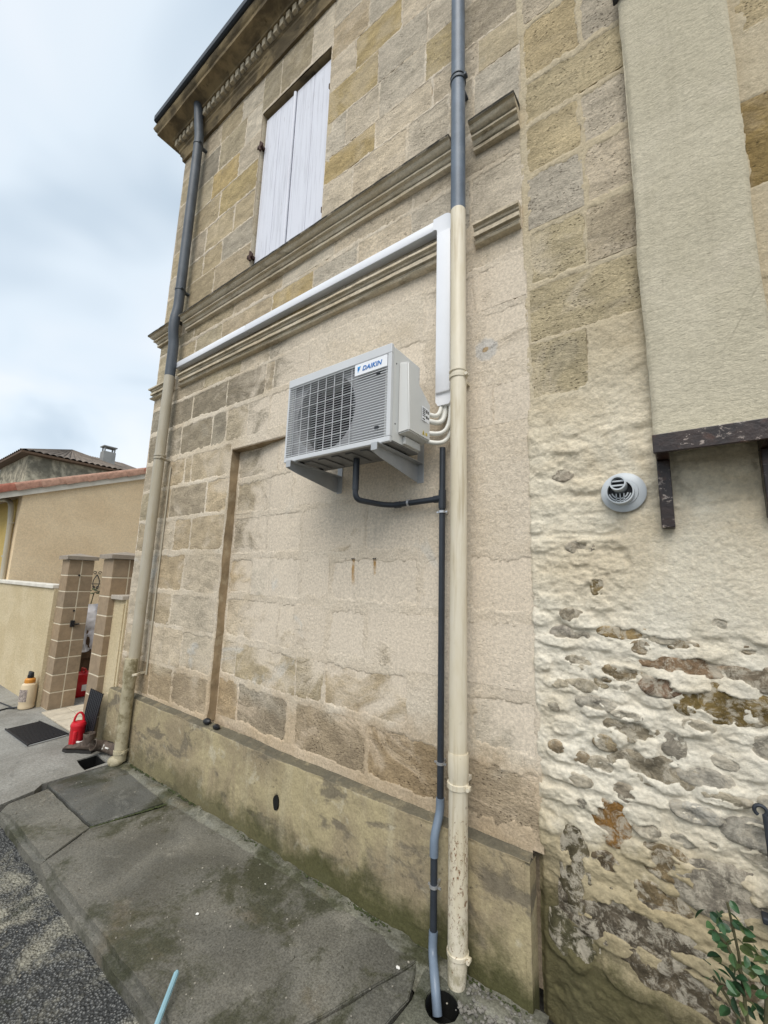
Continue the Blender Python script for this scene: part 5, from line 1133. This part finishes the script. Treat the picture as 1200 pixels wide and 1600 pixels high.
MB().box(-7.66, -7.60, .60, 1.1, .0, 1.16).build('board', 'wood', tp)
MB().box(-7.62, -7.615+.05, .62, 1.1, .36, .45).build('rail', 'wood', tp)
pt = empty('climbing_sprig', 'small green sprig above the white plastic sheet', 'plant')
for k in range(10): lump((-7.6+rnd.uniform(-.05, .05), .72+rnd.uniform(-.1, .16), 1.36+rnd.uniform(-.03, .05)), (.035, .03, .012), 40+k, 1).build('leaf', 'leaf', pt, True, (.10, .12, .05, 1))
MB().tube([(-7.62, .66, 1.0), (-7.6, .70, 1.35), (-7.6, .86, 1.40)], .008, 6).build('stem', 'stem', pt)
# blue stick, chips
st = MB().tube([(-1.70, -1.00, .025), (-1.82, -.86, .055)], .011, 8).tube([(-1.82, -.86, .055), (-1.825, -.854, .056)], .007, 8).build('plastic_tube', 'stick', None, True)
tag(st, 'pale blue plastic tube sticking up over the kerb edge', 'tube')
spots = [(-2.02, -1.13, -.068, .020, 'white chip of plaster on the asphalt by the kerb'), (-2.10, -.60, .006, .010, 'white plaster crumb in the middle of the pavement slab'), (-2.0, -.26, .006, .006, 'tiny white crumb on the pavement near the plinth'), (-1.14, -.22, .006, .012, 'white crumb beside the drain pipe foot')]
for k, (x, y, z, r, l) in enumerate(spots): tag(lump((x, y, z), (r, r*.7, r*.35), 60+k, 1).build('plaster_chip', 'chip', None), l, 'debris')
ru = MB(); rr3 = random.Random(12)
for k in range(260):
    x = rr3.uniform(-.86, -.50); y = rr3.uniform(-.24, -.07); r = rr3.uniform(.003, .010); L_ = lump((x, y, r*.4), (r, r, r*.7), 300+k, 1, .4); ru.add(L_.v, L_.f)
tag(ru.build('rubble_grit', simple('grey_grit', (.17, .16, .14), .9, 0, .4, 30)), 'loose grey grit at the foot of the cream pipe', 'grit', kind='stuff')
# rose plant
pl_ = empty('rose_plant', 'green leafy rose stem growing in front of the rough wall', 'plant')
stems = [[(.09, -.30, 0), (.075, -.29, .3), (.06, -.27, .50), (.055, -.25, .65), (.04, -.25, .77)], [(.075, -.28, .36), (.10, -.27, .52), (.115, -.26, .64)], [(.07, -.28, .45), (.02, -.27, .53), (-.01, -.27, .57)], [(.058, -.26, .60), (.03, -.26, .66), (.0, -.26, .69)], [(.14, -.29, 0), (.13, -.29, .3), (.115, -.28, .42)]]
for s_ in stems: MB().tube(s_, [.006-.0035*i/len(s_) for i in range(len(s_))], 7).build('stem', 'stem', pl_, True)
def leaf_mesh(k):
    rr4 = random.Random(k); n_ = 6; vs = []; c_ = rr4.uniform(.1, .3)
    for i in range(n_+1):
        t = i/n_; w_ = .32*math.sin(PI*t**.85)**.8 if 0 < t < 1 else .0
        for sgn in (-1, 0, 1): vs.append((t, sgn*w_, -.35*t*t*c_*2+abs(sgn)*w_*.35))
    return MB().add(vs, [(i*3+q, (i+1)*3+q, (i+1)*3+q+1, i*3+q+1) for i in range(n_) for q in range(2)]).mesh('leaf', 'leaf', True)
lms = [leaf_mesh(k) for k in range(4)]
rl = random.Random(21)
spots = [(.04, .735), (-.005, .69), (.0, .675), (.01, .66), (.02, .695), (.03, .70), (.035, .675), (.045, .70), (.05, .68), (.062, .70), (.072, .69), (.085, .685), (.10, .66), (.105, .65), (.11, .635), (.03, .645), (.025, .63), (.04, .62), (.05, .645), (.06, .625), (.07, .64), (.08, .62), (.09, .63), (.035, .595), (.05, .59), (.06, .60), (.07, .58), (.08, .595), (.095, .60), (.055, .565), (.10, .57), (.11, .56), (-.01, .565), (-.015, .55), (.0, .575), (.005, .555), (.015, .54), (.02, .56), (.03, .55), (.045, .545), (.06, .52), (.05, .50), (.065, .48), (.075, .51), (.09, .50), (.04, .47), (.07, .455), (.055, .44)]
spots = [(x, z+.03) for x, z in spots]+[(x+rl.uniform(-.02, .02), z+.03+rl.uniform(-.03, .02)) for x, z in spots if rl.random() < .7]
for k, (x, z) in enumerate(spots):
    c = rl.choice([(.024, .066, .024), (.032, .085, .028), (.018, .050, .020), (.05, .105, .035), (.07, .10, .03)])
    o = link('leaf', lms[k % 4], pl_, (*c, 1)); o.location = (x, -.255+rl.uniform(-.035, .03), z); s_ = rl.uniform(.026, .042)
    o.rotation_euler = (rl.uniform(.5, 1.5)*rl.choice((1, 1, -.6)), rl.uniform(-.3, .9), rl.uniform(0, 2*PI)); o.scale = (s_, s_, s_)

gm = MB(); rg_ = random.Random(5)
for k in range(420):
    if rg_.random() < .6: x, y, z = rg_.uniform(-4.1, -.3), rg_.uniform(-.93, -.12), .003
    else: x, y, z = rg_.uniform(-4.0, -1.2), rg_.uniform(-1.9, -1.0), -.074
    r = rg_.uniform(.0018, .0055); L_ = lump((x, y, z), (r, r, r*.7), 900+k, 1, .4); gm.add(L_.v, L_.f)
tag(gm.build('scattered_grit', simple('pale_scattered_grit', (.24, .22, .18), .9, 0, .5, 40)), 'fine loose grit scattered over the pavement and road', 'grit', kind='stuff')
mo = MB(); rg_ = random.Random(6)
for k in range(1500):
    if rg_.random() < .75:
        x = rg_.uniform(-4.1, -.62)
        if math.sin(x*3.1)+math.sin(x*7.7+1)+rg_.uniform(-1, 1) < .2: continue
        y = -.068-abs(rg_.gauss(0, .010)); z = .006
    else: t = rg_.random(); x, y, z = -3.335+.10*t+rg_.gauss(0, .004), -.64+.45*t, -.004
    r = rg_.uniform(.002, .0055); L_ = lump((x, y, z), (r*1.5, r*1.2, r*.6), 2000+k, 1, .4); mo.add(L_.v, L_.f)
tag(mo.build('moss', simple('dark_green_moss', (.045, .055, .018), .95, 0, .5, 60, .6, 200)), 'dark green moss along the foot of the plinth', 'moss', kind='stuff')
